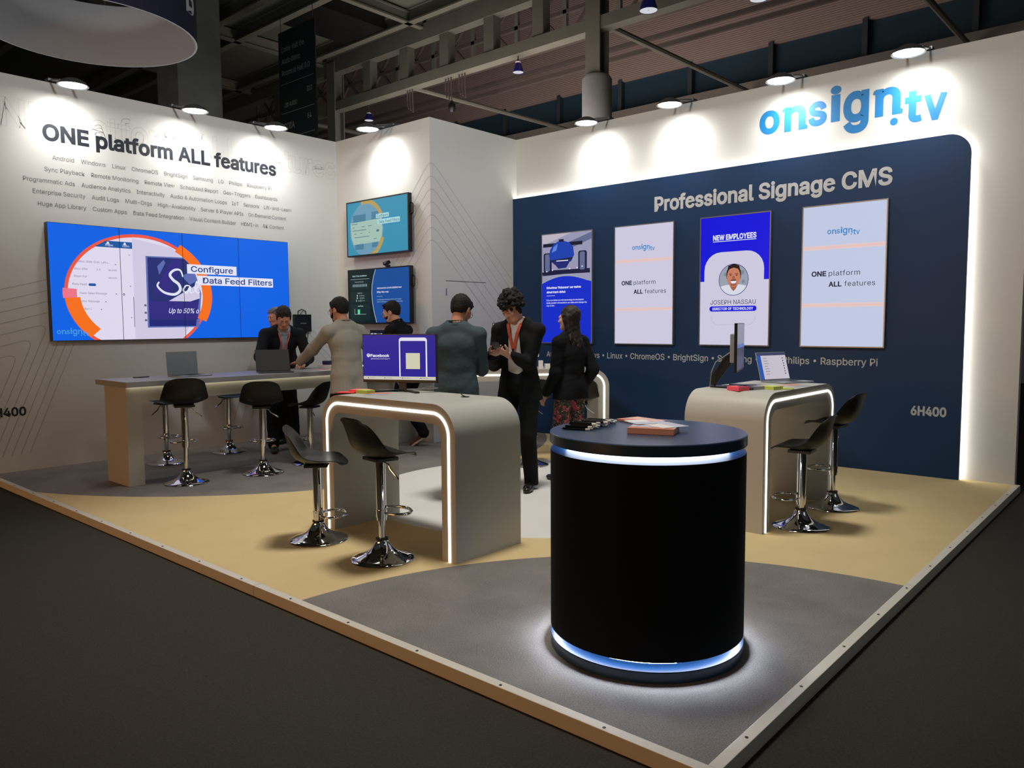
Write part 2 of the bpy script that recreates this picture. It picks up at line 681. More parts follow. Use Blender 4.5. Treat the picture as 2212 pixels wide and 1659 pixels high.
# booth walls
wl = MB()
wl.box(-W - .1, -W, -0.05, D + .1, -0.055, H, M_WHITE)
wall_left = struct(wl.build('wall_left'))
wb = MB()
wb.box(-W, 0.0, D, D + .1, -0.055, H, M_WHITE)
wall_back = struct(wb.build('wall_back'))
ws = MB()
ws.prism([(-W, FY, 0), (BX, FY, 0), (BX, FY + .25, 0), (BX - .06, FY + .25, 0), (BX - .06, FY + .06, 0), (-W, FY + .06, 0)], (0, 0, H), M_WHITE)
ws.box(BX - .06, BX, FY + 1.0, D, 0, H, M_WHITE)
ws.box(BX - .06, BX, FY + .25, FY + 1.0, 2.07, H, M_WHITE)
wall_storage = struct(ws.build('wall_storage'))
dr = MB()
dr.box(BX - .05, BX - .003, FY + .252, FY + .998, 0.006, 2.062, M_WHITE)
door_1 = struct(dr.build('door_1'))
kh = MB()
kh.box(BX - .004, BX + .004, 4.59, 4.605, 1.88, 1.97, M_ALU)
kh.build('pull_handle', door_1)

# lettering and line pattern on the left wall (plane x = -W, read along +y)
UY, UZ, UX = (0, 1, 0), (0, 0, 1), (1, 0, 0)
XL = -W + .0015
t = MB()
put_text(t, 'ONE platform ALL features', (XL, 0.63, 3.474), UY, UZ, 2.755, 0.165, M_WALLTEXT, 0.03)
t.build('heading_lettering', wall_left, recalc=False)
t = MB()
G = '    '
for s, y0, y1, z in (('Android|Windows|Linux|ChromeOS|BrightSign|Samsung|LG|Philips|Raspberry Pi', .712, 3.306, 3.273),
                     ('Sync Playback|Remote Monitoring|Remote View|Scheduled Report|Geo-Triggers|Dashboards', .631, 3.39, 3.144),
                     ('Programmatic Ads|Audience Analytics|Interactivity|Audio & Automation Loops|IoT|Sensors|Lift-and-Learn', .428, 3.596, 3.022),
                     ('Enterprise Security|Audit Logs|Multi-Orgs|High-Availability|Server & Player APIs|On Demand Content', .511, 3.514, 2.903),
                     ('Huge App Library|Custom Apps|Data Feed Integration|Visual Content Builder|HDMI-in|8K Content', .552, 3.475, 2.778)):
    put_text(t, s.replace('|', G), (XL, y0, z), UY, UZ, y1 - y0, 0.045, M_WALLGREY)
t.build('feature_lettering', wall_left, recalc=False)
t = MB()
put_text(t, '6H400', (XL, -0.02, 0.585), UY, UZ, 0.36, 0.09, M_BLACKTXT, 0.03)
t.build('stand_number', wall_left, recalc=False)


def outline_text(s, o, u, v, width, cap, w, nrm, material):
    """only the outlines of big letters, as thin lines"""
    vs, fs = text_shape(s, 0.02)
    edges = {}
    for f in fs:
        for a, b in zip(f, f[1:] + f[:1]):
            k = (min(a, b), max(a, b))
            edges[k] = edges.get(k, 0) + 1
    hv, _ = text_shape('H', 0.02)
    sy = cap / max(p[1] for p in hv)
    x0 = min(p[0] for p in vs)
    sx = width / (max(p[0] for p in vs) - x0)
    o, u, v = Vector(o), Vector(u), Vector(v)
    mb = MB()
    for (a, b), k in edges.items():
        if k == 1:
            curve_line([o + u * ((vs[i][0] - x0) * sx) + v * (vs[i][1] * sy) for i in (a, b)], w, nrm, mb, material)
    return mb


outline_text('ONE platform ALL features', (XL - .0008, -.02, 3.56), UY, UZ, 4.34, 0.275, .005, UX, M_GHOST).build('outline_lettering', wall_left, recalc=False)


def chevron(c, r, d1, d2, l1, l2, pl):
    """two straight arms joined by a rounded corner at c; pl maps plane coordinates to space"""
    c, d1, d2 = Vector(c), Vector(d1).normalized(), Vector(d2).normalized()
    pts = [c + d1 * l1, c + d1 * r]
    for i in range(1, 8):
        q = i / 8
        a, b = c + d1 * (r * (1 - q)), c + d2 * (r * q)
        pts.append(a.lerp(b, q))
    pts += [c + d2 * r, c + d2 * l2]
    return [pl(p) for p in pts]


t = MB()
pl = lambda p: Vector((XL - .0004, p.x, p.y))
for i in range(9):
    c = (0.30 + .148 * i, 1.235 + .155 * i)
    if i < 7:
        curve_line(chevron(c, .13, (-1, -.27), (-.42, -1), .55 + .1 * i if c[0] > .6 else c[0] + .05, min(1.2 + .17 * i, 2.5) * .97, pl), .004, UX, t, M_CONTOUR)
for i in range(5):
    y0 = 3.05 + .12 * i
    curve_line([pl(Vector((y0, 1.35))), pl(Vector((y0 - .38, .3)))], .004, UX, t, M_CONTOUR)
for i in range(4):
    y0 = 3.62 + .13 * i
    curve_line([pl(Vector((y0, 1.5 - .03 * i))), pl(Vector((min(y0 + .62, 4.3), max(1.5 - .03 * i - .62, 1.5 - .03 * i - (min(y0 + .62, 4.3) - y0)))))], .004, UX, t, M_CONTOUR)
t.build('contour_pattern', wall_left, recalc=False)
# line pattern wrapping the corner of the storage room
t = MB()
for i in range(7):
    z = 2.56 + .158 * i
    top = [Vector((BX + .0012, FY + .16, z - .085)), Vector((BX + .0012, FY + .1, z - .03)), Vector((BX + .0012, FY + .05, z)), Vector((BX + .0012, FY, z))]
    run = min(D - FY - .2, (z - .0) / .95)
    far = Vector((BX + .0012, min(FY + .16 + run, D - .12), z - .085 - .95 * (min(FY + .16 + run, D - .12) - FY - .16)))
    curve_line([far] + top, .004, UX, t, M_CONTOUR)
    a = Vector((BX, FY - .0012, z))
    curve_line([a, a + Vector((-.06, 0, -.03)), a + Vector((-.13, 0, -.1)), a + Vector((-.13 - .55, 0, -.1 - .6))], .004, (0, -1, 0), t, M_CONTOUR)
t.build('contour_pattern', wall_storage, recalc=False)
# the mark above the navy board
t = MB()
put_mark(t, (-2.509, D - .002, 3.419), UX, UZ, 1.84, M_LOGO)
t.build('logo', wall_back, recalc=False)

# ---------------------------------------------------------------- the hall behind and above
c = MB()
c.box(-45, 4, -6, 12.2, 9.62, 9.75, M_DECK)
struct(c.build('ceiling'))
c = MB()
c.box(-45, 14, 20, 20.2, 9.58, 22, M_PINK)
struct(c.build('wall_far'))
c = MB()
c.box(-45, 14, 20.15, 20.3, 8.55, 9.7, M_BAND)
struct(c.build('window_1'))
c = MB()
c.box(-45, 14, 19.9, 20.3, 0, 8.1, mat('far_wall_grey', (96, 92, 86), 0.8))
c.box(-45, 14, 19.7, 20.3, 8.1, 8.55, mat('far_wall_grey', (96, 92, 86), 0.8))
struct(c.build('wall_far_lower'))
for i in range(12):
    c = MB()
    x = -24.0 + 2.6 * i
    c.box(x - .07, x + .07, 19.95, 20.12, 8.55, 9.62, mat('dark_mullion', (40, 48, 52), .6))
    struct(c.build('mullion_post'))


def ibeam(name, a, b, w, h, material=M_STEEL, parent=None):
    a, b = Vector(a), Vector(b)
    mb = MB()
    up = Vector((0, 0, 1))
    mb.bar(a - up * (h / 2 - .02), b - up * (h / 2 - .02), w, .04, material)
    mb.bar(a + up * (h / 2 - .02), b + up * (h / 2 - .02), w, .04, material)
    mb.bar(a, b, .05, h - .08, material)
    o = mb.build(name, parent)
    if not parent:
        struct(o)
    return o


for y in (2.0, 5.0, 8.15, 9.1, 11.4):
    ibeam('ceiling_beam', (-40, y, 9.45), (4, y, 9.45), .2, .36)
for x in (-23.0, -18.9, -14.43, -10.2, -6.0, -1.8):
    ibeam('ceiling_beam', (x, -6, 9.42), (x, 12, 9.42), .16, .3)
c = MB()
c.box(-16.9, -15.2, 9.25, 11.25, 9.3, 9.6, M_BLACK)  # black box for a dark area between the ceiling beams
struct(c.build('ceiling_dark_box'))

# deep girder along y = 12 with posts, and a lighter lattice girder behind it
gx = [-21.4, -19.93, -18.46, -16.8, -15.2, -13.63, -12.05, -10.5, -7.3, -5.7, -4.1]
tr = struct(empty('roof_girder', (0, 12, 8.0)))


def girder_part(name, mb):
    o = mb.build(name, tr)
    o.matrix_parent_inverse = Matrix.Translation((0, -12, -8.0))
    return o


girder_part('chord', MB().box(-45, 4, 11.85, 12.15, 7.88, 8.14, M_STEEL))
girder_part('chord', MB().box(-45, 4, 11.85, 12.15, 8.98, 9.4, M_STEEL))
for x in gx:
    girder_part('post', MB().box(x - .16, x + .16, 11.87, 12.13, 8.14, 8.98, M_STEEL))
tr2 = struct(empty('lattice_girder', (0, 14.5, 9.0)))


def lattice_part(name, mb):
    o = mb.build(name, tr2)
    o.matrix_parent_inverse = Matrix.Translation((0, -14.5, -9.0))
    return o


lattice_part('chord', MB().bar((-40, 14.5, 8.95), (4, 14.5, 8.95), .1, .12, M_DARKSTEEL))
lattice_part('chord', MB().bar((-40, 14.5, 9.75), (4, 14.5, 9.75), .1, .1, M_DARKSTEEL))
lattice_part('chord', MB().bar((-40, 14.5, 10.7), (4, 14.5, 10.7), .1, .12, M_DARKSTEEL))
x = -27.0
while x < -4:
    lattice_part('brace', MB().bar((x, 14.5, 8.95), (x + 1.7, 14.5, 10.7), .07, .07, M_DARKSTEEL))
    lattice_part('brace', MB().bar((x + 1.7, 14.5, 8.95), (x, 14.5, 10.7), .07, .07, M_DARKSTEEL))
    lattice_part('post', MB().box(x - .06, x + .06, 14.45, 14.55, 8.95, 10.7, M_STEEL))
    x += 1.7
for z, y in ((8.9, 15.6), (8.62, 15.6)):
    c = MB()
    c.bar((-40, y, z), (4, y, z), .09, .11, M_DARKSTEEL)
    struct(c.build('roof_rail_beam'))
for x in (-20.5, -15.2, -8.75, -3.2):
    c = MB()
    c.tube([(x, 12.1, 8.0), (x, 19.9, 8.15)], .07, M_STEEL, 8)
    struct(c.build('tie_beam'))
# columns: steel above, round concrete casing below
for x, y, conc, r in ((-8.92, 12.0, 6.93, .33), (-18.46, 12.0, 3.2, .4)):
    t_ = struct(empty('column', (x, y, 0)))
    m1 = MB()
    m1.lathe([(r, -.06), (r, conc - .08), (r - .05, conc)], M_CONCRETE, n=24)
    m1.build('concrete_casing', t_, smooth=True)
    m2 = MB()
    m2.box(-.19, .19, -.175, -.14, conc, 9.3, M_STEEL)
    m2.box(-.19, .19, .14, .175, conc, 9.3, M_STEEL)
    m2.box(-.03, .03, -.14, .14, conc, 9.3, M_STEEL)
    m2.build('steel_post', t_)
c = MB()
c.box(-17.95, -16.85, 6.4, 7.5, -.06, 9.7, M_CONCRETE)
struct(c.build('column_concrete', bevel=.03))

# ring banner hanging over the stand on the left
M_RINGIN = mat('white_banner_cloth', (205, 205, 208), 0.8)
M_RINGOUT = mat('navy_banner_cloth', (38, 38, 66), 0.8)
ring = empty('ring_banner', (-11.79, 2.596, 6.0), 0, 'huge round banner hanging from the ceiling, white inside and navy outside', 'banner')
R_ = 1.53
mb = MB()
n = 72
for (r0, r1, mm) in ((R_, R_, M_RINGOUT), (R_ - .03, R_ - .03, M_RINGIN)):
    b0 = len(mb.v)
    for j in range(n):
        a = 2 * PI * j / n
        mb.v += [(r0 * math.cos(a), r0 * math.sin(a), 0), (r1 * math.cos(a), r1 * math.sin(a), 1.0)]
    for j in range(n):
        k = (j + 1) % n
        q = (b0 + 2 * j, b0 + 2 * k, b0 + 2 * k + 1, b0 + 2 * j + 1)
        mb.face(q if mm is M_RINGOUT else q[::-1], mm)
for z_ in (0, 1.0):
    b0 = len(mb.v)
    for j in range(n):
        a = 2 * PI * j / n
        mb.v += [(R_ * math.cos(a), R_ * math.sin(a), z_), ((R_ - .03) * math.cos(a), (R_ - .03) * math.sin(a), z_)]
    for j in range(n):
        k = (j + 1) % n
        mb.face((b0 + 2 * j, b0 + 2 * j + 1, b0 + 2 * k + 1, b0 + 2 * k), M_RINGIN)
mb.build('cloth_ring', ring, recalc=False, smooth=False)
lt = MB()
vs, fs = text_shape('B', .03)
hv = max(p[1] for p in vs)
n0 = len(lt.v)
for px_, py_, _ in vs:
    a = math.radians(37) + px_ / hv * .42 / R_
    lt.v.append(((R_ + .004) * math.cos(a), (R_ + .004) * math.sin(a), .34 + py_ / hv * .5))
for f in fs:
    lt.face([n0 + i for i in f], M_RINGIN)
lt.build('banner_lettering', ring, recalc=False)
for a in (30, 150, 270):
    cb = MB()
    q = math.radians(a)
    cb.tube([((R_ - .015) * math.cos(q), (R_ - .015) * math.sin(q), 1.0), (.3 * math.cos(q), .3 * math.sin(q), 3.58)], .012, M_DARKSTEEL, 6)
    cb.build('suspension_wire', ring)

# hanging information banner
M_BAN = mat('dark_green_banner', (16, 34, 40), 0.75)
M_BANTXT = mat('grey_banner_print', (138, 146, 148), 0.7)
ban = empty('hanging_banner', (-15.9, 9.0, 5.0), 0, 'dark hanging banner listing demo rooms, high beyond the left wall', 'banner')
mb = MB()
mb.box(-.8, .8, -.015, .015, 0, 3.93, M_BAN)
mb.build('banner_cloth', ban)
lt = MB()
o_ = lambda a, b: (-.8 + a, -.018, b)
for s, a, b, wd, cap in (('Come visit the', .14, 3.42, 1.0, .13), ('Audio Demo', .14, 3.13, .82, .13), ('Rooms in Hall 8.0', .14, 2.84, 1.22, .13),
                         ('B10', 1.22, 2.27, .22, .12), ('J2D AUDIO', .2, 2.05, .58, .11), ('E4', 1.22, 1.62, .16, .12), ('CODA', .18, 1.5, .46, .16),
                         ('E1', 1.22, .98, .16, .12), ('B2', 1.22, .34, .16, .12)):
    put_text(lt, s, o_(a, b), UX, UZ, wd, cap, M_BANTXT, .01)
for b in (2.62, 1.9, 1.28, .64):
    lt.poly([o_(.08, b), o_(1.52, b), o_(1.52, b + .012), o_(.08, b + .012)], M_BANTXT)
for a, b in ((.66, .95), (.76, .95), (.66, 1.06), (.76, 1.06)):
    lt.poly([o_(a, b), o_(a + .085, b), o_(a + .085, b + .095), o_(a, b + .095)], M_BANTXT)
lt.build('banner_lettering', ban, recalc=False)
for x in (-.7, .7):
    MB().tube([(x, 0, 3.93), (x, 0, 4.3)], .01, M_DARKSTEEL, 6).build('suspension_wire', ban)

# high bay pendants of the hall
M_SHADE = mat('blue_lacquered_shade', (34, 32, 110), 0.3)
M_DIFF = glow('dim_pendant_diffuser', (215, 216, 222), 0.9)
for x, y, z, r, lab in ((-11.21, 12.0, 7.5, .13, 'hall pendant lamp under the roof girder, left of the round concrete column'),
                        (-5.78, 9.0, 6.62, .15, 'hall pendant lamp high above the four portrait screens, nearer the column'),
                        (-4.78, 11.0, 7.13, .16, 'hall pendant lamp high above the blue logo on the white wall'),
                        (-20.05, 14.5, 8.4, .15, 'hall pendant lamp just over the lit corner of the storage room')):
    p = empty('pendant_lamp', (x, y, z), 0, lab, 'lamp', 'high bay pendants of the hall')
    MB().lathe([(r, 0), (r * .92, .06), (r * .7, .16), (r * .42, .24), (.05, .27)], M_SHADE, n=20, cap=False).build('lamp_shade', p, smooth=True)
    MB().lathe([(.01, .012), (r * .96, .008)], M_DIFF, n=20, cap=False).build('diffuser', p)
    MB().lathe([(r * .5, .2), (r * .5, .25)], M_PAPER, n=20).build('collar', p)
    MB().tube([(0, 0, .26), (0, 0, (7.9 if y == 12 else 9.3 if y < 12 else 8.9) - z)], .018, M_DARKSTEEL, 8).build('stem', p)

# rigging left hanging from the deep girder
for x, kind in ((-15.1, 'rigging hooks hanging from the roof girder, left of the two others'), (-13.6, 'rigging cable with a dark bulb at its end, under the roof girder'), (-13.1, 'bunched rigging cables under the roof girder, nearest the concrete column')):
    rg = empty('rigging_cable', (x, 12.0, 7.88), 0, kind, 'cable', 'rigging under the roof girder')
    for q in range(3):
        MB().tube([(-.1 + .1 * q, 0, 0), (-.12 + .11 * q, 0, -.28), (-.06 + .09 * q, 0, -.5 - .06 * q)], .018, M_DARKSTEEL, 6).build('cable', rg)
    if 'bulb' in kind:
        MB().lathe([(.02, 0), (.09, -.1), (.1, -.2), (.04, -.3)], M_BLACK, (.12, 0, -.6), 14).build('bulb', rg, smooth=True)
# ---------------------------------------------------------------- navy backlit panel with the four portrait screens
def backlit_panel():
    t_ = empty('backlit_panel', (-3.24, D, 0), 0, 'big navy wall panel with rounded corner and glowing white edge', 'panel')
    ox = 3.24
    x0, x1, zt, r = BX + .004, -.438, 3.245, .19
    out = [(x0, 0), (x1, 0), (x1, zt - r)] + [(x1 - r + r * math.cos(a * PI / 16), zt - r + r * math.sin(a * PI / 16)) for a in range(1, 8)] + [(x1 - r, zt), (x0, zt)]
    mb = MB()
    mb.prism([(x + ox, -.085, z) for x, z in out], (0, .03, 0), M_NAVY)
    mb.build('board', t_)
    # the light strip behind the top and right edges
    i_ = .022
    path = [(x1 - i_, 0.0)] + [(x1 - i_ - (r - i_) + (r - i_) * math.cos(a * PI / 16), zt - r + (r - i_) * math.sin(a * PI / 16)) for a in range(0, 9)] + [(x0 + .01, zt - i_)]
    mb = MB()
    for (a, b), (c, d) in zip(path[:-1], path[1:]):
        mb.poly([(a + ox, -.052, b), (c + ox, -.052, d), (c + ox, -.012, d), (a + ox, -.012, b)], M_LEDPANEL)
    mb.build('led_strip', t_, recalc=False)
    mb = MB()
    for (a, b), (c, d) in zip(path[:-1], path[1:]):
        def sh(p, k):
            return (p[0] - k, p[1] - k)
        mb.prism([(a + ox - .03, -.055, b - (.03 if b > .01 else 0)), (c + ox - .03, -.055, d - .03), (c + ox - .02, -.055, d - .02), (a + ox - .02, -.055, b - (.02 if b > .01 else 0))], (0, .053, 0), M_WHITE)
    mb.build('spacer_rail', t_)
    y = -.0865
    t = MB()
    put_text(t, 'Professional Signage CMS', (-3.774 + ox, y, 2.853), UX, UZ, 2.669, .168, M_SILVERTXT, .028)
    t.build('heading_lettering', t_, recalc=False)
    tokens = 'Android|\u2022|Windows|\u2022|Linux|\u2022|ChromeOS|\u2022|BrightSign|\u2022|Samsung|\u2022|LG|\u2022|Philips|\u2022|Raspberry Pi'.split('|')
    ext = lambda s: [f(p[0] for p in text_shape(s)[0]) for f in (min, max)]
    full = 4.26 / ext(' '.join(tokens))[1]
    pre = ''
    for tk in tokens:
        b_ = ext(pre + tk)[1] * full
        a_ = ext(tk)
        wd = (a_[1] - a_[0]) * full
        t = MB()
        if tk == '\u2022':
            t.lathe([(.001, 0), (.0145, 0)], M_SILVERTXT, (-5.45 + ox + b_ - wd / 2, y, 1.098), 14, 'y', cap=False)
        else:
            put_text(t, tk, (-5.45 + ox + b_ - wd, y, 1.062), UX, UZ, wd, .073, M_SILVERTXT, .008)
        t.build('bullet_dot' if tk == '\u2022' else 'platform_lettering', t_, recalc=False)
        pre += tk + ' '
    t = MB()
    put_text(t, '6H400', (-.872 + ox, y, .597), UX, UZ, .312, .088, M_SILVERTXT, .035)
    t.build('stand_number', t_, recalc=False)
    return t_


backlit_panel()

S_WHITE = glow('screen_lilac_white', (203, 200, 222))
S_PALE = glow('screen_pale_blue', (190, 200, 226))
S_BLUE = glow('screen_royal_blue', (10, 16, 214))
S_DEEP = glow('screen_deep_blue', (16, 42, 196))
S_INK = glow('screen_ink', (24, 26, 60))
S_TXT = glow('screen_white_text', (225, 228, 245))
S_LOGO = glow('screen_logo_blue', (50, 130, 196))
S_ORANGE = glow('screen_peach_band', (222, 198, 200))
S_SKIN = glow('screen_skin', (196, 124, 96))
S_SKIN2 = glow('screen_skin_shade', (160, 92, 72))
S_HAIR = glow('screen_hair', (30, 22, 22))
S_GREY = glow('screen_grey', (150, 158, 172))
S_LILAC = glow('screen_lilac', (150, 150, 178))
S_NIGHT = glow('screen_night', (18, 22, 44))
S_STEEL = glow('screen_steel', (96, 104, 140))
S_RING = glow('screen_ring_blue', (26, 30, 130))


def tv_body(t_, w, h, depth=.055, y=-.085, frame=.010, m=M_BLACK):
    """a wall screen hung in front of y = 0 in the thing's own space; the lit face looks along -y"""
    mb = MB()
    mb.box(-w / 2, w / 2, y - depth + .004, y, 0, h, m)
    mb.build('housing', t_, bevel=.003)
    mb = MB()
    f = frame
    for a in ((-w / 2, -w / 2 + f, 0, h), (w / 2 - f, w / 2, 0, h), (-w / 2 + f, w / 2 - f, 0, f), (-w / 2 + f, w / 2 - f, h - f, h)):
        mb.box(a[0], a[1], y - depth, y - depth + .004, a[2], a[3], m)
    mb.build('bezel', t_)
    return Canvas((-w / 2 + f, y - depth + .003, f), UX, UZ, w - 2 * f, h - 2 * f)


def portrait(i, label):
    w, h = .84, 1.464
    t_ = empty('portrait_display', (-5.4927 + .42 + 1.177 * i, D, 1.2443), 0, label, 'display', 'portrait displays on the navy panel')
    return t_, tv_body(t_, w, h, .05, -.0865, .012, M_ALU)


# first: race car story
t_, cv = portrait(0, 'portrait screen showing a blue race car and a story on blue')
cv.rect(0, 0, 1, 1, S_LILAC)
cv.poly([(0, .9), (.35, .96), (.6, 1), (0, 1)], glow('screen_haze', (186, 178, 190)))
cv.poly([(.45, .9), (1, .99), (1, .93), (.6, .86)], S_STEEL)
cv.rect(.02, .885, .82, .917, S_NIGHT)
cv.rect(0, .63, .97, .655, S_NIGHT)
cv.poly([(0, .62), (.91, .64), (.97, .66), (.97, .67), (.1, .67)], S_INK)
for a in (.03, .74):
    cv.rrect(a, .65, a + .17, .83, .03, S_INK)
    cv.rrect(a + .03, .66, a + .13, .82, .02, S_STEEL)
S_CAR = glow('screen_car_blue', (24, 62, 168))
cv.poly([(.15, .8), (.17, .86), (.24, .905), (.33, .93), (.45, .932), (.57, .91), (.64, .87), (.66, .8), (.6, .74), (.2, .74)], S_CAR)
cv.poly([(.2, .83), (.24, .88), (.33, .91), (.3, .85)], glow('screen_car_shine', (92, 130, 214)))
cv.poly([(.18, .76), (.64, .78), (.56, .73), (.26, .72)], S_INK)
cv.poly([(.22, .75), (.6, .76), (.5, .685), (.34, .68)], glow('screen_car_nose', (30, 38, 110)))
cv.rect(.3, .748, .54, .756, S_TXT)
cv.rect(.35, .925, .45, .948, S_NIGHT)
for a, b in ((.1, .66), (.22, .67), (.57, .675), (.72, .68), (.82, .69)):
    cv.disc(a, b, .01, S_TXT, n=10)
pts = [(0, .548)] + [(q / 12, .548 + .062 * math.sin(PI * (q / 12) ** .95)) for q in range(1, 12)] + [(1, .553)]
cv.poly([(0, 0), (1, 0)] + [(a, b + .014) for a, b in reversed(pts)], S_GREY)
cv.poly([(0, 0), (1, 0)] + [(a, b) for a, b in reversed(pts)], S_DEEP)
cv.text("Driverless 'Roborace' car makes", .098, .499, .7, .02, S_TXT, .03)
cv.text('street track debut', .098, .459, .39, .02, S_TXT, .03)
cv.rect(.096, .433, .272, .436, S_TXT)
cv.text('It is a car kitted out with technology its developers', .094, .386, .76, .014, S_TXT, .01)
cv.text('boldly predict will transform our cities and change the', .094, .361, .82, .014, S_TXT, .01)
cv.text('way we live.', .094, .336, .17, .014, S_TXT, .01)
cv.build('screen_image', t_)

# second and fourth: the slogan
for i, lab, bg in ((1, 'pale portrait screen with slogan, second from the storage room corner', S_WHITE), (3, 'pale portrait screen with slogan, nearest the glowing rounded edge', S_PALE)):
    t_, cv = portrait(i, lab)
    cv.rect(0, 0, 1, 1, bg)
    for b in (.705, .294):
        cv.rect(.01, b - .015, .99, b + .015, S_ORANGE)
        cv.rect(.01, b - .006, .99, b + .006, glow('screen_peach_core', (228, 192, 188)))
    cv.mark(.306, .782, .39, S_LOGO)
    cv.text('ONE', .12, .503, .185, .035, S_INK, .03)
    cv.text('platform', .335, .503, .378, .035, S_INK, .0, spacing=1.05)
    cv.text('ALL', .336, .426, .16, .035, S_INK, .03)
    cv.text('features', .53, .426, .363, .035, S_INK, .0, spacing=1.05)
    cv.build('screen_image', t_)

# third: new employees
t_, cv = portrait(2, 'portrait screen introducing a new employee, with a round photo of a smiling man')
cv.rect(0, 0, 1, 1, S_WHITE)
cv.rect(0, .5, 1, 1, S_BLUE)
cv.rrect(.06, .17, .93, .725, .2, S_WHITE)
cv.text('NEW EMPLOYEES', .185, .82, .63, .04, S_TXT, .03)
cv.rect(.185, .806, .815, .811, S_TXT)
cx, cy, r_ = .497, .507, .178
cv.disc(cx, cy, r_, S_RING)
cv.disc(cx, cy, r_ - .006, S_GREY)
for a, b, q in ((.38, .55, .02), (.62, .56, .026), (.64, .49, .02)):
    cv.disc(a, b, q, glow('screen_grey_mottle', (124, 134, 150)), n=12)
pts = []
for q in range(0, 21):    # shirt: lower part of the round picture
    t0 = math.radians(205 + 130 * q / 20)
    pts.append((cx + (r_ - .007) / cv.w * math.cos(t0), cy + (r_ - .007) / cv.h * math.sin(t0)))
cv.poly(pts + [(.6, .468), (.4, .468)], glow('screen_shirt', (212, 216, 228)))
cv.poly([(.43, .475), (.57, .475), (.53, .435), (.5, .418), (.47, .435)], S_SKIN2)
cv.disc(.5, .545, .088, S_HAIR, .118, n=28)
cv.disc(.5, .528, .08, S_SKIN, .112, n=28)
cv.poly([(.41, .585), (.42, .615), (.5, .63), (.58, .615), (.59, .585), (.5, .6)], S_HAIR)
for s in (-1, 1):
    cv.rect(.5 + s * .045 - .022, .548, .5 + s * .045 + .022, .553, S_HAIR)
    cv.disc(.5 + s * .045, .54, .008, S_HAIR, .006, n=12)
cv.poly([(.485, .535), (.515, .535), (.525, .51), (.475, .51)], S_SKIN2)
cv.poly([(.455, .5), (.545, .5), (.535, .507), (.465, .507)], S_HAIR)
cv.poly([(.455, .496), (.545, .496), (.525, .478), (.475, .478)], S_TXT)
cv.poly([(.45, .478), (.55, .478), (.53, .458), (.47, .458)], S_SKIN2)
cv.text('JOSEPH NASSAU', .161, .317, .663, .034, S_INK, .0)
cv.rrect(.147, .262, .837, .303, .028, S_RING if False else S_BLUE)
cv.text('DIRECTOR OF TECHNOLOGY', .193, .273, .597, .02, S_TXT, .02)
for q in range(1):
    cv.arc(.3, .225, .1, .1025, 180, 270, S_GREY, clip=False)
    cv.rect(.3, .158, .7, .16, S_GREY)
    cv.arc(.7, .225, .1, .1025, 270, 360, S_GREY, clip=False)
cv.build('screen_image', t_)

# ---------------------------------------------------------------- video wall of four upright panels on the left wall
VW = empty('video_wall', (-W, 2.03, 1.355), PI / 2, 'video wall of four upright panels, bright blue picture with an orange ring', 'display')
vw, vh = 2.872, 1.25
for i in range(4):
    a = -vw / 2 + vw / 4 * i
    mb = MB()
    mb.box(a + .001, a + vw / 4 - .001, -.1, -.015, 0, vh, M_BLACK)
    mb.build('display_panel', VW)
cv = Canvas((-vw / 2 + .004, -.1005, .004), UX, UZ, vw - .008, vh - .008)
V_BG = glow('wall_screen_blue', (14, 98, 226))
V_RED = glow('wall_screen_coral', (234, 88, 66))
V_ORG = glow('wall_screen_orange', (244, 112, 30))
V_PINK = glow('wall_screen_pink', (236, 116, 136))
V_WHITE = glow('wall_screen_white', (222, 216, 236))
V_SHADE = glow('wall_screen_panel', (206, 200, 226))
V_HDR = glow('wall_screen_header', (32, 88, 158))
V_TXT = glow('wall_screen_grey_text', (98, 96, 130))
V_PH = glow('wall_screen_photo', (40, 48, 112))
V_PH2 = glow('wall_screen_photo_light', (92, 108, 176))
V_PH3 = glow('wall_screen_photo_purple', (52, 44, 128))
V_LAB = glow('wall_screen_label_text', (44, 62, 140))
V_FADE = glow('wall_screen_faded_mark', (70, 150, 222))


def vy(y):
    return (y - .594) / (vw - .008)


def vz(z):
    return (z - 1.359) / (vh - .008)


cv.rect(0, 0, 1, 1, V_BG)
CXv, CYv = vy(1.525), vz(1.872)
cv.disc(CXv, CYv, .80, V_RED, n=80, ry=.675)
cv.disc(CXv, CYv, .765, V_WHITE, n=80, ry=.64)
cv.poly([(vy(1.45), 0), (vy(2.0), 0), (vy(2.14), vz(1.6)), (vy(2.2), vz(1.9)), (vy(2.1), vz(2.25)), (vy(1.9), vz(2.42)), (vy(1.45), vz(2.5))], V_SHADE)
cv.poly([(vy(1.05), vz(2.38)), (vy(1.45), vz(2.38)), (vy(1.45), vz(2.452)), (vy(1.17), vz(2.452))], V_HDR)
cv.text('Shapes', vy(1.16), vz(2.395), .03, .018, S_TXT)
cv.text('Layers', vy(1.345), vz(2.395), .026, .018, S_TXT)
for y in (1.19, 1.37):
    cv.disc(vy(y), vz(2.432), .012, S_TXT, n=12)
    cv.rect(vy(y - .02), vz(2.415), vy(y + .02), vz(2.422), S_TXT)
for s, y0, y1, z in (('sition: Slide Over, Left t...', .87, 1.2, 2.2), ('Show After', .83, .97, 2.12), ('1.5', 1.06, 1.10, 2.12), ('seconds', 1.18, 1.27, 2.12), ('Show For', .825, .96, 2.04),
                     ('seconds', 1.18, 1.27, 2.035), ('Data Feed', .81, .95, 1.955), ('Feed: Sales Message', .88, 1.157, 1.86), ('lumn: Message', .88, 1.075, 1.773), ('Row: 1', .92, .99, 1.69)):
    cv.text(s, vy(y0), vz(z), (y1 - y0) / vw, .017, V_TXT, .0)
cv.rrect(vy(.97), vz(1.948), vy(1.045), vz(1.977), .012, V_HDR)
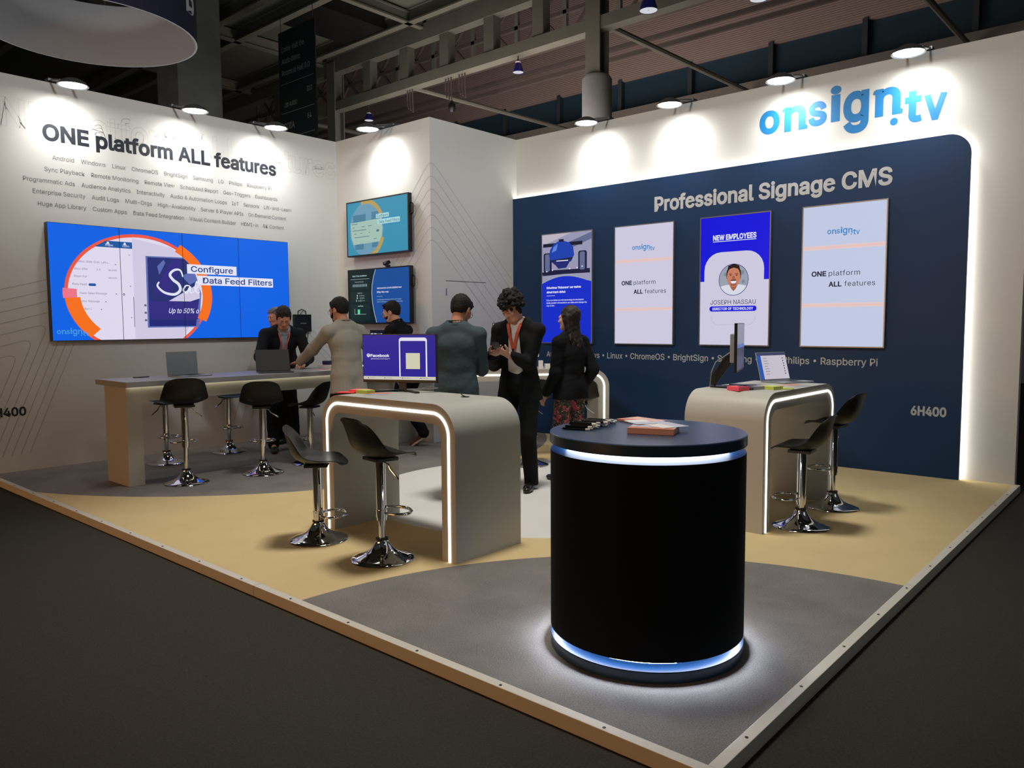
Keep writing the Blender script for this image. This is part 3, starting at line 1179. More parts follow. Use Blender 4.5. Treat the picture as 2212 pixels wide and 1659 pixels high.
for y, z in ((1.25, 2.19), (1.245, 1.863), (1.13, 1.775), (1.08, 1.69), (1.4, 1.955), (1.4, 1.6)):
    cv.poly([(vy(y), vz(z + .008)), (vy(y + .02), vz(z + .008)), (vy(y + .01), vz(z - .004))], V_TXT)
cv.arc(vy(1.335), vz(1.865), .006, .013, 0, 360, V_TXT, n=14)
cv.rect(vy(1.44), 0, vy(1.444), vz(1.85), V_SHADE)
cv.rect(vy(1.437), vz(1.5), vy(1.444), vz(1.84), V_TXT)
cv.text('x', vy(1.4), vz(2.3), .008, .014, V_TXT)
for z in (1.735, 1.65, 1.565):
    cv.rrect(vy(1.555), vz(z), vy(1.582), vz(z + .022), .003, V_TXT)
# the poster in the editor
cv.poly([(vy(1.585), vz(1.49)), (vy(2.2), vz(1.495)), (vy(2.24), vz(1.9)), (vy(2.13), vz(2.24)), (vy(2.06), vz(2.318)), (vy(1.592), vz(2.31))], V_PH2)
cv.poly([(vy(1.605), vz(1.505)), (vy(2.16), vz(1.51)), (vy(2.22), vz(1.9)), (vy(2.12), vz(2.23)), (vy(2.045), vz(2.302)), (vy(1.612), vz(2.296))], V_PH)
cv.poly([(vy(1.66), vz(1.9)), (vy(1.9), vz(2.28)), (vy(2.02), vz(2.29)), (vy(1.84), vz(1.85))], V_PH3)
cv.poly([(vy(1.72), vz(2.2)), (vy(1.8), vz(2.28)), (vy(1.815), vz(2.24)), (vy(1.74), vz(2.1))], V_PH2)
cv.poly([(vy(1.84), vz(1.8)), (vy(2.22), vz(2.02)), (vy(2.22), vz(1.84)), (vy(2.1), vz(1.8))], V_SHADE)
cv.poly([(vy(2.0), vz(2.1)), (vy(2.16), vz(2.17)), (vy(2.2), vz(2.05)), (vy(2.1), vz(2.0))], V_PH2)
cv.rect(vy(1.606), vz(1.59), vy(2.19), vz(1.795), V_PH3)
cv.rect(vy(1.606), vz(1.508), vy(2.16), vz(1.575), glow('wall_screen_photo_foot', (34, 40, 118)))


def stroke(pts, w, m):
    """brush lettering: a ribbon that swells in the middle, along a smooth path in wall metres"""
    cv.k += 1
    k = len(pts)
    fine = []
    for i in range(k - 1):
        p0, p1, p2, p3 = (Vector(pts[max(0, min(k - 1, i + j))]) for j in (-1, 0, 1, 2))
        for q in range(6):
            t0 = q / 6
            fine.append(.5 * ((2 * p1) + (p2 - p0) * t0 + (2 * p0 - 5 * p1 + 4 * p2 - p3) * t0 ** 2 + (3 * p1 - p0 - 3 * p2 + p3) * t0 ** 3))
    fine.append(Vector(pts[-1]))
    L = []
    for i, p in enumerate(fine):
        d = (fine[min(i + 1, len(fine) - 1)] - fine[max(i - 1, 0)]).normalized()
        s = Vector((-d.y, d.x)) * (w * (.45 + .55 * math.sin(PI * i / len(fine))) / 2)
        L.append((p + s, p - s))
    for (a, b), (c, d) in zip(L[:-1], L[1:]):
        cv.mb.poly([cv.P(vy(p.x), vz(p.y)) for p in (a, b, d, c)], m)


stroke([(2.02, 2.09), (1.99, 2.165), (1.92, 2.165), (1.865, 2.11), (1.9, 2.05), (1.965, 2.0), (1.98, 1.93), (1.91, 1.88), (1.79, 1.9), (1.715, 1.97), (1.735, 2.02)], .034, S_TXT)
stroke([(2.1, 1.985), (2.05, 1.985), (2.02, 1.93), (2.06, 1.905), (2.105, 1.975), (2.1, 1.915), (2.135, 1.905)], .024, S_TXT)
stroke([(2.135, 1.905), (2.2, 1.98), (2.19, 2.04), (2.165, 1.96), (2.19, 1.905), (2.22, 1.915)], .02, S_TXT)
cv.text('Up to 50% o', vy(1.835), vz(1.66), .128, .046, S_TXT, .008, .3)
cv.arc(CXv, CYv, .73, .85, -26, 56, V_ORG, sy=.84)
cv.arc(CXv, CYv, .68, .82, 176, 185, V_PINK, n=10, sy=.84)
cv.arc(CXv, CYv, .65, .80, 185, 226, V_ORG, sy=.84)
cv.rect(vy(2.073), vz(2.132), vy(2.709), vz(2.243), S_TXT)
cv.rect(vy(2.2), vz(2.0), vy(3.216), vz(2.113), S_TXT)
cv.text('Configure', vy(2.12), vz(2.156), .542 / vw, .054, V_LAB, .015)
cv.text('Data Feed Filters', vy(2.264), vz(2.024), .94 / vw, .056, V_LAB, .015)
cv.mark(vy(.63), vz(1.405), .32 / vw, V_FADE)
for i in (1, 2, 3):
    cv.rect(i / 4 - .001, 0, i / 4 + .001, 1, S_NIGHT)
cv.build('screen_image', VW)

# ---------------------------------------------------------------- two landscape screens on the front of the storage room
A_BG = glow('upper_screen_cyan', (52, 140, 172))
A_TXT = glow('upper_screen_label', (168, 214, 220))
A_W = glow('upper_screen_pale', (160, 188, 176))
A_MID = glow('upper_screen_mist', (104, 150, 176))
A_DK = glow('upper_screen_dusk', (70, 122, 150))
A_OR = glow('upper_screen_ochre', (176, 152, 86))
A_IN = glow('upper_screen_ink', (72, 116, 128))
t_ = empty('wall_display', (-6.985, FY, 2.435), 0, 'upper landscape screen on the storage room, pale circle on cyan', 'display')
cv = tv_body(t_, 1.285, .74, .06, -.05, .018)
cv.rect(0, 0, 1, 1, A_BG)
ccx, ccy = .325, .47
cv.disc(ccx, ccy, .355, A_MID, n=60)
cv.rect(.1, .62, .32, .76, A_DK)
cv.rect(.42, .64, .55, .78, A_DK)
cv.rect(.13, .1, .28, .22, A_DK)
cv.rect(.42, .12, .52, .22, A_DK)
cv.poly([(.055, .62), (.585, .64), (.6, .45), (.575, .215), (.105, .2), (.07, .33)], A_W)
for b, a0, a1 in ((.585, .08, .18), (.52, .09, .12), (.52, .25, .3), (.52, .36, .42), (.46, .09, .33), (.4, .12, .16), (.4, .23, .26), (.4, .37, .39), (.33, .12, .38), (.27, .45, .5)):
    cv.rect(a0, b, a1, b + .012, A_IN)
cv.rect(.5, .4, .545, .44, A_IN)
cv.arc(ccx, ccy, .335, .395, 20, 105, A_OR)
cv.arc(ccx, ccy, .335, .4, -85, -20, A_OR)
cv.rect(.498, .648, .709, .726, A_TXT)
cv.rect(.52, .53, .883, .622, A_TXT)
cv.text('Configure', .512, .666, .185, .046, A_IN, .01)
cv.text('Data Feed Filters', .548, .549, .325, .05, A_IN, .01)
cv.build('screen_image', t_)
M_TVH = mat('black_handle', (14, 15, 17), .4)
MB().tube([(.643, -.06, .62), (.675, -.06, .6), (.675, -.06, .49), (.643, -.06, .47)], .008, M_TVH, 8).build('carry_handle', t_)
t_ = empty('wall_display', (-6.98, FY, 1.52), 0, 'lower landscape screen on the storage room, audience figures beside blue', 'display')
cv = tv_body(t_, 1.295, .74, .06, -.05, .018)
B_GR = glow('lower_screen_dark_green', (10, 28, 30))
B_CARD = glow('lower_screen_card', (16, 38, 38))
B_BL = glow('lower_screen_blue', (24, 74, 146))
B_TX = glow('lower_screen_text', (178, 202, 212))
B_BAR = glow('lower_screen_green_bar', (96, 206, 150))
cv.rect(0, 0, 1, 1, B_BL)
pts = [(.46, 1), (.425, .87), (.4, .72), (.392, .56), (.4, .38), (.425, .2), (.46, .02), (.465, 0)]
cv.poly([(0, 0), (0, 1)] + [(a + .008, b) for a, b in pts], B_TX)
cv.poly([(0, 0), (0, 1)] + pts, B_GR)
for b0, b1 in ((.64, .82), (.4, .6), (.04, .36)):
    cv.rect(.03, b0, .36, b1, B_CARD)
cv.text('Real Time Audience', .07, .885, .245, .03, B_TX, .015)
cv.rect(.03, .835, .36, .84, B_TX)
cv.text('Amount of People', .11, .775, .15, .02, B_TX)
for i in range(10):
    cv.rect(.075 + .026 * i, .69, .083 + .026 * i, .74, B_TX)
cv.text('Sentiment', .155, .56, .085, .02, B_TX)
for b, s in ((.51, 'Feeling'), (.465, 'Increasing')):
    cv.disc(.15, b + .01, .012, B_TX, n=12)
    cv.text(s, .19, b, .08, .02, B_TX)
for a, s in ((.13, '3%'), (.21, '97%')):
    cv.rect(a, .405, a + .008, .445, B_TX)
    cv.text(s, a + .03, .41, .04, .02, B_TX)
cv.text('Age Range', .16, .31, .09, .022, B_TX, .01)
cv.rect(.1, .16, .104, .27, B_TX)
cv.rect(.1, .16, .3, .165, B_TX)
cv.rect(.155, .165, .195, .255, B_BAR)
cv.text('Astronomers unveil detailed new', .49, .63, .4, .032, S_TXT, .012)
cv.text('Milky Way map', .49, .557, .19, .032, S_TXT, .012)
cv.rect(.49, .49, .58, .494, B_TX)
cv.text("It is being described as one of the world's largest", .49, .42, .39, .02, B_TX)
cv.text('ever surveys, a more detailed map', .49, .38, .41, .02, B_TX)
cv.build('screen_image', t_)
MB().tube([(.648, -.06, .62), (.68, -.06, .6), (.68, -.06, .49), (.648, -.06, .47)], .008, M_TVH, 8).build('carry_handle', t_)
wc = empty('webcam', (-6.79, FY - .09, 2.262), 0, 'black webcam clamped on top of the lower storage room screen', 'webcam')
MB().tube([(-.045, -.02, .045), (.05, -.02, .06)], .026, M_BLACK, 12).build('camera_body', wc, smooth=True)
MB().box(-.02, .02, -.03, .03, 0, .03, M_BLACK).build('clip', wc, bevel=.004)
MB().lathe([(.014, -.048), (.014, -.044)], M_ALU, (0, 0, .053), 14, 'y').build('camera_lens', wc)

# media player box with cables on the left wall
bxm = empty('media_player', (-W, 3.70, 1.42), PI / 2, 'black media player box with loops of cable, on the left wall', 'player')
MB().box(-.13, .13, -.06, -.002, 0, .235, M_BLACK).build('housing', bxm, bevel=.005)
mb = MB()
put_text(mb, 'onsign', (-.045, -.0612, .11), UX, UZ, .09, .012, M_SILVERTXT)
mb.build('case_lettering', bxm, recalc=False)
for i, (a, b) in enumerate(((-.06, .07), (-.045, .06), (-.02, .05), (.0, .085))):
    pts = [(a, -.03, 0)] + [(a + (b - a) * q / 8 - (0), -.035 - .006 * i, -.085 * math.sin(PI * q / 8) - .012 * i * math.sin(PI * q / 8)) for q in range(1, 8)] + [(b, -.03, 0)]
    MB().tube(pts, .0045, M_CABLE, 6).build('cable', bxm)
MB().tube([(-.06, -.03, .235), (-.06, -.03, .28), (.0, -.03, .305), (.06, -.03, .28), (.065, -.03, .235)], .006, M_CABLE, 6).build('cable', bxm)
MB().tube([(-.03, -.03, .235), (.0, -.035, .27), (.03, -.03, .3), (.066, -.03, .26), (.065, -.03, .235)], .004, M_CABLE, 6).build('cable', bxm)

# ---------------------------------------------------------------- flood lamps on the wall tops
M_LENS = glow('flood_lens', (255, 253, 246), 40.0)
FLOODS = [((-7.62, .82), (-1, 0), 'flood lamp on the left wall top, above the first letters of the big heading'),
          ((-7.62, 2.12), (-1, 0), 'flood lamp on the left wall top, above the middle of the big heading'),
          ((-7.62, 3.17), (-1, 0), 'flood lamp on the left wall top, above the end of the big heading'),
          ((-6.83, 4.0), (0, 1), 'flood lamp on the storage room wall, above its two landscape screens'),
          ((-4.6, 5.64), (0, 1), 'flood lamp on the back wall top, in front of the round concrete column'),
          ((-3.43, 5.64), (0, 1), 'flood lamp on the back wall top, second from the storage room'),
          ((-2.14, 5.64), (0, 1), 'flood lamp on the back wall top, above the first letters of the blue logo'),
          ((-.93, 5.64), (0, 1), 'flood lamp on the back wall top, above the last letters of the blue logo')]
proto = None
for (x, y), (dx, dy), lab in FLOODS:
    rz = math.atan2(dy, dx) - PI / 2          # local +y runs towards the wall
    if proto is None:
        p = empty('flood_lamp', (x, y, 3.985), rz, lab, 'lamp', 'flood lamps along the wall tops')
        MB().lathe([(.001, .07), (.06, .068), (.115, .04), (.15, .0), (.146, -.004), (.128, .004)], M_ALU, n=28, cap=False).build('housing', p, smooth=True)
        MB().lathe([(.001, .0), (.08, .001), (.13, .004)], M_LENS, n=28, cap=False).build('lens', p, smooth=True)
        mb = MB()
        mb.bar((-.1, .05, .05), (-.1, .34, .115), .02, .012, M_ALU)
        mb.bar((.1, .05, .05), (.1, .34, .115), .02, .012, M_ALU)
        mb.box(-.12, .12, .33, .43, .1, .125, M_ALU)
        mb.build('bracket', p)
        proto = p
    else:
        p = copy_tree(proto)
        p.location = (x, y, 3.985)
        p.rotation_euler = (0, 0, rz)
        p['label'] = lab
    lamp('flood_light', 'SPOT', (x, y, 3.96), 36, (1.0, .985, .955), .05, (x + dx * .33, y + dy * .33, 3.48), math.radians(112), 1.0)

# ---------------------------------------------------------------- arched counters with a light line
def counter(name, loc, rz, w, h, depth, label, t=.126, r=.2):
    """front at local y = 0 looking along -y, legs at x = 0 and x = w"""
    c_ = empty(name, loc, rz, label, 'counter', 'arched white counters with a light line')

    def arch(inset, rr):
        x0, x1, z1 = inset, w - inset, h - inset
        pts = [(x0, 0)]
        for i in range(11):
            a = PI - i / 10 * PI / 2
            pts.append((x0 + rr + rr * math.cos(a), z1 - rr + rr * math.sin(a)))
        for i in range(11):
            a = PI / 2 - i / 10 * PI / 2
            pts.append((x1 - rr + rr * math.cos(a), z1 - rr + rr * math.sin(a)))
        return pts + [(x1, 0)]

    def band(o, i_, y0, y1, m, name_, closed=True):
        mb = MB()
        n_ = len(o)
        mb.v = [(x, y0, z) for x, z in o] + [(x, y0, z) for x, z in i_] + [(x, y1, z) for x, z in o] + [(x, y1, z) for x, z in i_]
        for k in range(n_ - 1):
            mb.face((k, n_ + k, n_ + k + 1, k + 1), m)
            if closed:
                mb.face((2 * n_ + k, 2 * n_ + k + 1, 3 * n_ + k + 1, 3 * n_ + k), m)
                mb.face((k, k + 1, 2 * n_ + k + 1, 2 * n_ + k), m)
                mb.face((n_ + k, 3 * n_ + k, 3 * n_ + k + 1, n_ + k + 1), m)
        if closed:
            mb.face((0, 2 * n_, 3 * n_, n_), m)
            mb.face((n_ - 1, 2 * n_ - 1, 4 * n_ - 1, 3 * n_ - 1), m)
        return mb.build(name_, c_, smooth=True)
    band(arch(0, r), arch(t, r - t + .02), 0, depth, M_COUNTER, 'arch_body')
    mid = t * .46
    band(arch(mid - .0085, r - mid + .0085), arch(mid + .0085, r - mid - .0085), -.004, .0, M_LED, 'led_strip')
    return c_


counter('arched_counter', (-3.635, 1.0, 0), 0, 1.4, 1.0, .62, 'arched white counter carrying the monitor that faces the left aisle')
counter('arched_counter', (-1.065, 2.885, 0), PI / 2, 1.435, 1.0, .62, 'arched white counter right of the round kiosk, with an open laptop')
UF = Vector((.67, .743, 0)).normalized()
pf = Vector((-3.74, 4.9, 0)) - UF * 1.75
counter('arched_counter', pf, math.atan2(UF.y, UF.x), 1.75, 1.0, .6, 'arched white counter set at an angle behind the standing group')

# ---------------------------------------------------------------- long grey-topped counter along the left wall
lc = empty('long_counter', (-6.4, 1.8, 0), 0, 'long high counter with a grey top along the video wall', 'counter')
LX, LY = 6.4, -1.8
P_ = lambda mb: mb
MB().box(-6.75 + LX, -6.035 + LX, .58 + LY, 3.5 + LY, .95, 1.0, M_GREYTOP).build('worktop', lc, bevel=.003)
MB().box(-6.74 + LX, -6.245 + LX, .655 + LY, .80 + LY, 0, .95, M_COUNTER).build('end_panel', lc, bevel=.002)
MB().box(-6.74 + LX, -6.245 + LX, 3.3 + LY, 3.45 + LY, 0, .95, M_COUNTER).build('end_panel', lc, bevel=.002)
MB().box(-6.30 + LX, -6.245 + LX, .80 + LY, 3.3 + LY, .80, .95, M_COUNTER).build('apron', lc, bevel=.002)
MB().box(-6.235 + LX, -6.215 + LX, .67 + LY, 3.42 + LY, .942, .95, glow('warm_led_strip', (255, 246, 214), 3.2)).build('led_strip', lc)

# desk against the storage room front
dk = empty('side_desk', (-6.95, 4.15, 0), 0, 'white standing desk below the two landscape screens', 'desk')
MB().box(-.6, .585, -.2, .19, .95, 1.0, M_COUNTER).build('worktop', dk, bevel=.003)
MB().box(.545, .585, -.16, .19, 0, .95, M_COUNTER).build('end_panel', dk)
MB().box(-.6, -.56, -.16, .19, 0, .95, M_COUNTER).build('end_panel', dk)
MB().box(-.56, .545, -.203, -.198, .955, .985, M_LED).build('led_strip', dk)

# ---------------------------------------------------------------- round kiosk
KX, KY = -.715, .76
kk = empty('round_kiosk', (KX, KY, 0), 0, 'dark navy round kiosk with two glowing blue-white rings', 'kiosk')
MB().lathe([(.447, 0), (.447, .046), (.443, .05), (.001, .05)], M_KIOSK, n=96, cap=False).build('plinth', kk, smooth=True)
MB().lathe([(.37, .09), (.447, .09), (.447, .918), (.443, .922), (.001, .922)], M_KIOSKBODY, n=96, cap=False).build('drum', kk, smooth=True)
MB().lathe([(.37, .922), (.446, .9225)], mat('blue_ring_ledge', (38, 96, 160), .4), n=96, cap=False).build('ring_ledge', kk)
MB().lathe([(.37, .0503), (.446, .0503)], mat('navy_ring_ledge', (0, 24, 50), .5, spec=.2), n=96, cap=False).build('ring_ledge', kk)
MB().lathe([(.36, .955), (.447, .955), (.450, .958), (.450, 1.001), (.446, 1.005), (.001, 1.005)], M_KIOSK, n=96, cap=False).build('round_top', kk, smooth=True)
MB().lathe([(.373, .922), (.373, .955)], M_LEDCOOL, n=96, cap=False).build('led_ring', kk, smooth=True)
MB().lathe([(.408, .0895), (.408, .08), (.426, .08), (.426, .0895)], M_LEDCOOL2, n=96, cap=False).build('led_ring', kk, smooth=True)
MB().lathe([(.385, .0505), (.385, .09)], mat('navy_ring_ledge', (0, 24, 50), .5, spec=.2), n=96, cap=False).build('recess_wall', kk, smooth=True)
# ---------------------------------------------------------------- bar stools
def seat_mesh():
    prof = [(.215, -.012), (.20, .002), (.14, .012), (.05, .004), (-.04, .0), (-.105, .012), (-.152, .045), (-.178, .095), (-.193, .15), (-.203, .2), (-.211, .24), (-.216, .262)]
    half = [.15, .178, .2, .21, .214, .214, .208, .2, .191, .18, .166, .145]
    nu = 11
    mb = MB()
    for i, ((y, z), hw) in enumerate(zip(prof, half)):
        a = prof[max(i - 1, 0)]
        b = prof[min(i + 1, len(prof) - 1)]
        d = Vector((0, b[0] - a[0], b[1] - a[1])).normalized()
        nrm = Vector((0, d.z, -d.y))               # towards the sitter
        if nrm.z < 0 and nrm.y < 0:
            nrm = -nrm
        lift = (.012, .018, .026, .036, .05, .068, .08, .076, .062, .045, .028, .012)[i]
        for j in range(nu):
            u = -1 + 2 * j / (nu - 1)
            p = Vector((u * hw, y, z)) + nrm * (lift * abs(u) ** 2.4)
            if i in (0, 1):
                p.y -= .05 * abs(u) ** 3
            if i >= 9:
                p.z -= .03 * abs(u) ** 4 * (i - 8) / 3
            mb.v.append(tuple(p))
    for i in range(len(prof) - 1):
        for j in range(nu - 1):
            mb.face((i * nu + j, i * nu + j + 1, (i + 1) * nu + j + 1, (i + 1) * nu + j), M_SEAT)
    return mb


stool0 = None


def stool(x, y, b, rz, label):
    """b = height of the underside of the seat; the sitter faces local +y"""
    global stool0
    if stool0 is None:
        s = empty('bar_stool', (0, 0, 0), 0, label, 'stool', 'black shell bar stools on chrome trumpet bases')
        MB().lathe([(.2, 0), (.203, .006), (.198, .012), (.165, .022), (.12, .038), (.085, .058), (.06, .085), (.045, .11), (.04, .125), (.04, .132), (.03, .134)], M_CHROME, n=48).build('base', s, smooth=True)
        MB().lathe([(.022, .12), (.022, .42)], M_CHROME, n=20).build('lower_column', s, smooth=True)
        MB().lathe([(.0405, .128), (.0405, .14)], M_SEAT, n=20).build('collar', s, smooth=True)
        up = []
        m1 = MB().lathe([(.032, -.39), (.032, -.005), (.05, 0)], M_CHROME, n=24)
        up.append(m1.build('upper_column', s, smooth=True))
        ring = []
        for i in range(24):
            a = 2 * PI * i / 24
            ring.append((.125 * math.sin(a), .1 + (.1 if math.cos(a) > 0 else .085) * math.cos(a), -.345))
        m2 = MB().tube(ring, .0095, M_CHROME, 10, closed=True)
        m2.lathe([(.036, -.37), (.036, -.32)], M_CHROME, n=20)
        up.append(m2.build('footrest', s, smooth=True))
        m3 = MB().tube([(.03, .01, -.012), (.07, .015, -.02), (.085, .018, -.05), (.16, .03, -.105)], [.005, .005, .0055, .0065], M_CHROME, 8)
        up.append(m3.build('height_lever', s, smooth=True))
        m4 = MB().box(-.09, .09, -.08, .08, 0, .022, M_BLACK)
        up.append(m4.build('mount_plate', s, bevel=.004))
        sh = seat_mesh().build('seat_shell', s, smooth=True, recalc=False)
        sh.data.transform(Matrix.Translation((0, 0, .026)))
        so = sh.modifiers.new('thickness', 'SOLIDIFY')
        so.thickness = .008
        so.offset = 0
        sb = sh.modifiers.new('smooth', 'SUBSURF')
        sb.levels = 2
        sb.render_levels = 2
        up.append(sh)
        for o in up:
            o.location.z = b
        stool0 = s
    else:
        s = copy_tree(stool0)
        for ch in s.children:
            if ch.name.split('.')[0] in ('upper_column', 'footrest', 'height_lever', 'mount_plate', 'seat_shell'):
                ch.location.z = b
    s.location = (x, y, 0)
    s.rotation_euler = (0, 0, rz - PI / 2)
    s['label'] = label
    return s


R = math.radians
stool(-3.38, .77, .525, R(50), 'black bar stool left of its pair at the front arched counter, seat turned sideways')
stool(-2.68, .77, .645, R(82), 'black bar stool with its back to us at the front arched counter')
stool(-.94, 3.28, .556, R(186), 'black bar stool right of the round kiosk, the nearer of its pair')
stool(-.97, 4.03, .66, R(176), 'black bar stool at the right counter, the farther and higher of its pair')
stool(-6.03, 1.10, .735, R(160), 'black bar stool near the end of the long counter, before the closed laptop lid')
stool(-5.90, 1.84, .67, R(150), 'black bar stool at the middle of the long counter, before the leaning man')
stool(-6.02, 2.49, .61, R(208), 'black bar stool beside the man in the beige jacket')
stool(-7.26, 1.47, .65, R(0), 'bar stool on the wall side of the long counter, near its end panel')
stool(-7.43, 2.30, .65, R(-10), 'bar stool on the wall side of the long counter, beside the man at the laptop')
stool(-4.10, 3.93, .645, R(150), 'bar stool at the angled counter, behind the man with curly hair')
stool(-3.74, 4.33, .645, R(128), 'bar stool at the angled counter, behind the woman in floral trousers')


# ---------------------------------------------------------------- monitors and laptops
F_BG = glow('monitor_blue', (22, 24, 142))
F_BAR = glow('monitor_footer', (196, 194, 182))
F_TX = glow('monitor_white', (222, 222, 236))


def stand_v(t_, z, m=M_DARKGREY):
    mb = MB()
    mb.bar((0, .05, .012), (0, .05, z), .06, .018, m, up=(0, 1, 0))
    mb.build('stand_neck', t_, bevel=.004)
    mb = MB()
    mb.bar((0, .06, .008), (-.19, -.1, .007), .03, .014, m)
    mb.bar((0, .06, .008), (.19, -.1, .007), .03, .014, m)
    mb.build('stand_foot', t_, bevel=.003)


mon = empty('monitor', (-3.29, 1.46, 1.0), R(-66 + 90), 'monitor with a social media page in blue, on the front arched counter', 'monitor')
mw, mh = .605, .365
MB().box(-mw / 2, mw / 2, -.012, .02, .07, .07 + mh, M_BLACK).build('housing', mon, bevel=.003)
stand_v(mon, .3)
cv = Canvas((-mw / 2 + .006, -.0125, .092), UX, UZ, mw - .012, mh - .03)
cv.rect(0, 0, 1, 1, F_BG)
cv.rect(0, 0, 1, .075, F_BAR)
for a in (.07, .3, .55, .8):
    cv.disc(a, .038, .004, M_BLACK, n=10)
    cv.rect(a + .02, .033, a + .1, .043, glow('monitor_footer_text', (150, 148, 138)))
cv.disc(.075, .545, .014, F_TX, n=20)
cv.text('f', .068, .528, .013, .05, F_BG, .04)
cv.text('Facebook', .105, .51, .265, .062, F_TX, .03)
cv.text('@facebook.com/OnSignTV', .11, .455, .27, .026, F_TX)
cv.rrect(.506, .0751, .89, .945, .022, F_TX)
cv.rect(.506, .0755, .89, .5, F_TX)
cv.rrect(.524, .0757, .871, .87, .008, F_BG)
cv.rect(.524, .0757, .871, .3, F_BG)
cv.rect(.6, .245, .792, .6, glow('monitor_blank_card', (204, 202, 178)))
cv.build('screen_image', mon)
cb = MB()
cb.tube([(-.04, .06, .3), (-.1, .1, .12), (-.06, .12, .03), (-.02, .13, .008), (.1, .14, .012), (.2, .15, .03), (.26, .12, .022), (.1, .1, .01), (-.2, .05, .006)], .004, M_GREYCABLE, 6)
cb.build('cable', mon)

m2 = empty('monitor', (-1.47, 3.33, 1.0), R(20 + 90), 'monitor seen edge-on at the corner of the right arched counter', 'monitor')
MB().box(-.30, .30, -.016, .006, .13, .50, M_BLACK).build('housing', m2, bevel=.003)
MB().box(-.2, .2, .006, .045, .2, .42, M_SPACEGREY).build('rear_cover', m2, bevel=.006)
cv = Canvas((-.295, -.0165, .145), UX, UZ, .59, .35)
cv.rect(0, 0, 1, 1, glow('edge_monitor_grey', (128, 130, 146)))
cv.rect(0, 0, 1, .55, glow('edge_monitor_dark', (58, 62, 84)))
cv.rect(0, .48, 1, .56, glow('edge_monitor_band', (86, 110, 170)))
cv.build('screen_image', m2)
mb = MB()
mb.bar((-.02, .02, .3), (-.02, .2, .03), .07, .03, M_BLACK, up=(1, 0, 0))
mb.build('stand_neck', m2, bevel=.004)
mb = MB()
mb.bar((-.02, .2, .006), (-.2, -.12, .006), .04, .012, M_BLACK)
mb.bar((-.02, .2, .006), (.18, -.12, .006), .04, .012, M_BLACK)
mb.build('stand_foot', m2)
MB().lathe([(.008, 0), (.006, .006)], glow('red_indicator', (255, 40, 110), 1.5), (-.14, .03, .24), 10, 'y').build('indicator_light', m2)
MB().tube([(-.05, .05, .28), (-.1, .16, .2), (-.12, .19, .12), (-.1, .2, .01)], .005, M_GREYCABLE, 6).build('cable', m2)

m3 = empty('monitor', (-4.66, 4.36, 1.0), R(-52 + 90), 'white screened monitor on the angled counter, behind the two men', 'monitor')
MB().box(-.27, .27, -.012, .02, .12, .52, M_BLACK).build('housing', m3, bevel=.003)
cv = Canvas((-.262, -.0125, .13), UX, UZ, .524, .38)
cv.rect(0, 0, 1, 1, glow('far_monitor_white', (192, 190, 184)))
cv.rrect(.14, .1, .9, .72, .03, glow('far_monitor_dark', (22, 24, 26)))
cv.build('screen_image', m3)
stand_v(m3, .3)
MB().tube([(.05, .05, .2), (.08, .06, .1), (.05, .04, .03), (.1, .02, .005)], .004, M_CABLE, 6).build('cable', m3)

m4 = empty('monitor', (-6.86, 4.2, 1.0), 0, 'dark monitor with white tiles on the side desk, half hidden by the beige jacket', 'monitor')
MB().box(-.25, .27, -.012, .02, .1, .44, M_BLACK).build('housing', m4, bevel=.003)
cv = Canvas((-.244, -.0125, .106), UX, UZ, .508, .328)
cv.rect(0, 0, 1, 1, glow('tile_monitor_dark', (18, 20, 24)))
for j in range(3):
    for i in range(7):
        cv.rect(.04 + .137 * i, .28 + .22 * j, .14 + .137 * i, .44 + .22 * j, F_TX if (i * 3 + j) % 4 else S_STEEL)
cv.build('screen_image', m4)
stand_v(m4, .2)


def laptop(loc, rz, label, w, d, lid, tilt, m, screen=None, emblem=True):
    """hinge along local x at the origin, keyboard towards -y, lid opening angle tilt past upright"""
    l = empty('laptop', loc, rz, label, 'laptop')
    MB().box(-w / 2, w / 2, -d, 0, 0, .012, m).build('keyboard_base', l, bevel=.004)
    MB().box(-w * .44, w * .44, -d * .55, -d * .12, .0121, .0135, M_BLACK).build('keyboard', l)
    MB().box(-w * .17, w * .17, -d * .94, -d * .62, .0121, .0127, M_DARKGREY).build('touchpad', l)
    nz = Vector((0, math.sin(tilt), math.cos(tilt)))
    ny = Vector((0, math.cos(tilt), -math.sin(tilt)))
    base = Vector((0, .004, .012))
    mb = MB()
    mb.obox(base + nz * (lid / 2), (1, 0, 0), ny, nz, w / 2, .0035, lid / 2, m)
    mb.build('lid', l, bevel=.003)
    if screen:
        cv = Canvas(base - ny * .0037 + nz * .008 + Vector((-w / 2 + .006, 0, 0)), UX, nz, w - .012, lid - .014)
        screen(cv)
        cv.build('screen_image', l)
    if emblem:
        o = base + ny * .0038 + nz * (lid * .52)
        u = Vector((-1, 0, 0))
        e = MB()
        k = .021
        pts = []
        for i in range(28):     # a fruit outline with a bite on its right side
            a = 2 * PI * i / 28
            x, z = math.cos(a), math.sin(a)
            r = 1.0 - .10 * max(0, math.sin(a)) ** 6 - .08 * max(0, -math.sin(a)) ** 8
            X, Z = x * r * .92, z * r
            bx_, bz_ = X - 1.18, Z - .12
            dd = math.hypot(bx_, bz_)
            if dd < .5:
                X, Z = 1.18 + bx_ / dd * .5, .12 + bz_ / dd * .5
            pts.append(o + u * (X * k) + nz * (Z * k))
        e.poly(pts, M_BLACK)
        e.poly([o + u * (a * k) + nz * (b * k) for a, b in ((0, 1.08), (.05, 1.35), (.3, 1.62), (.36, 1.5), (.28, 1.25))], M_BLACK)
        e.build('lid_emblem', l, recalc=False)
    return l


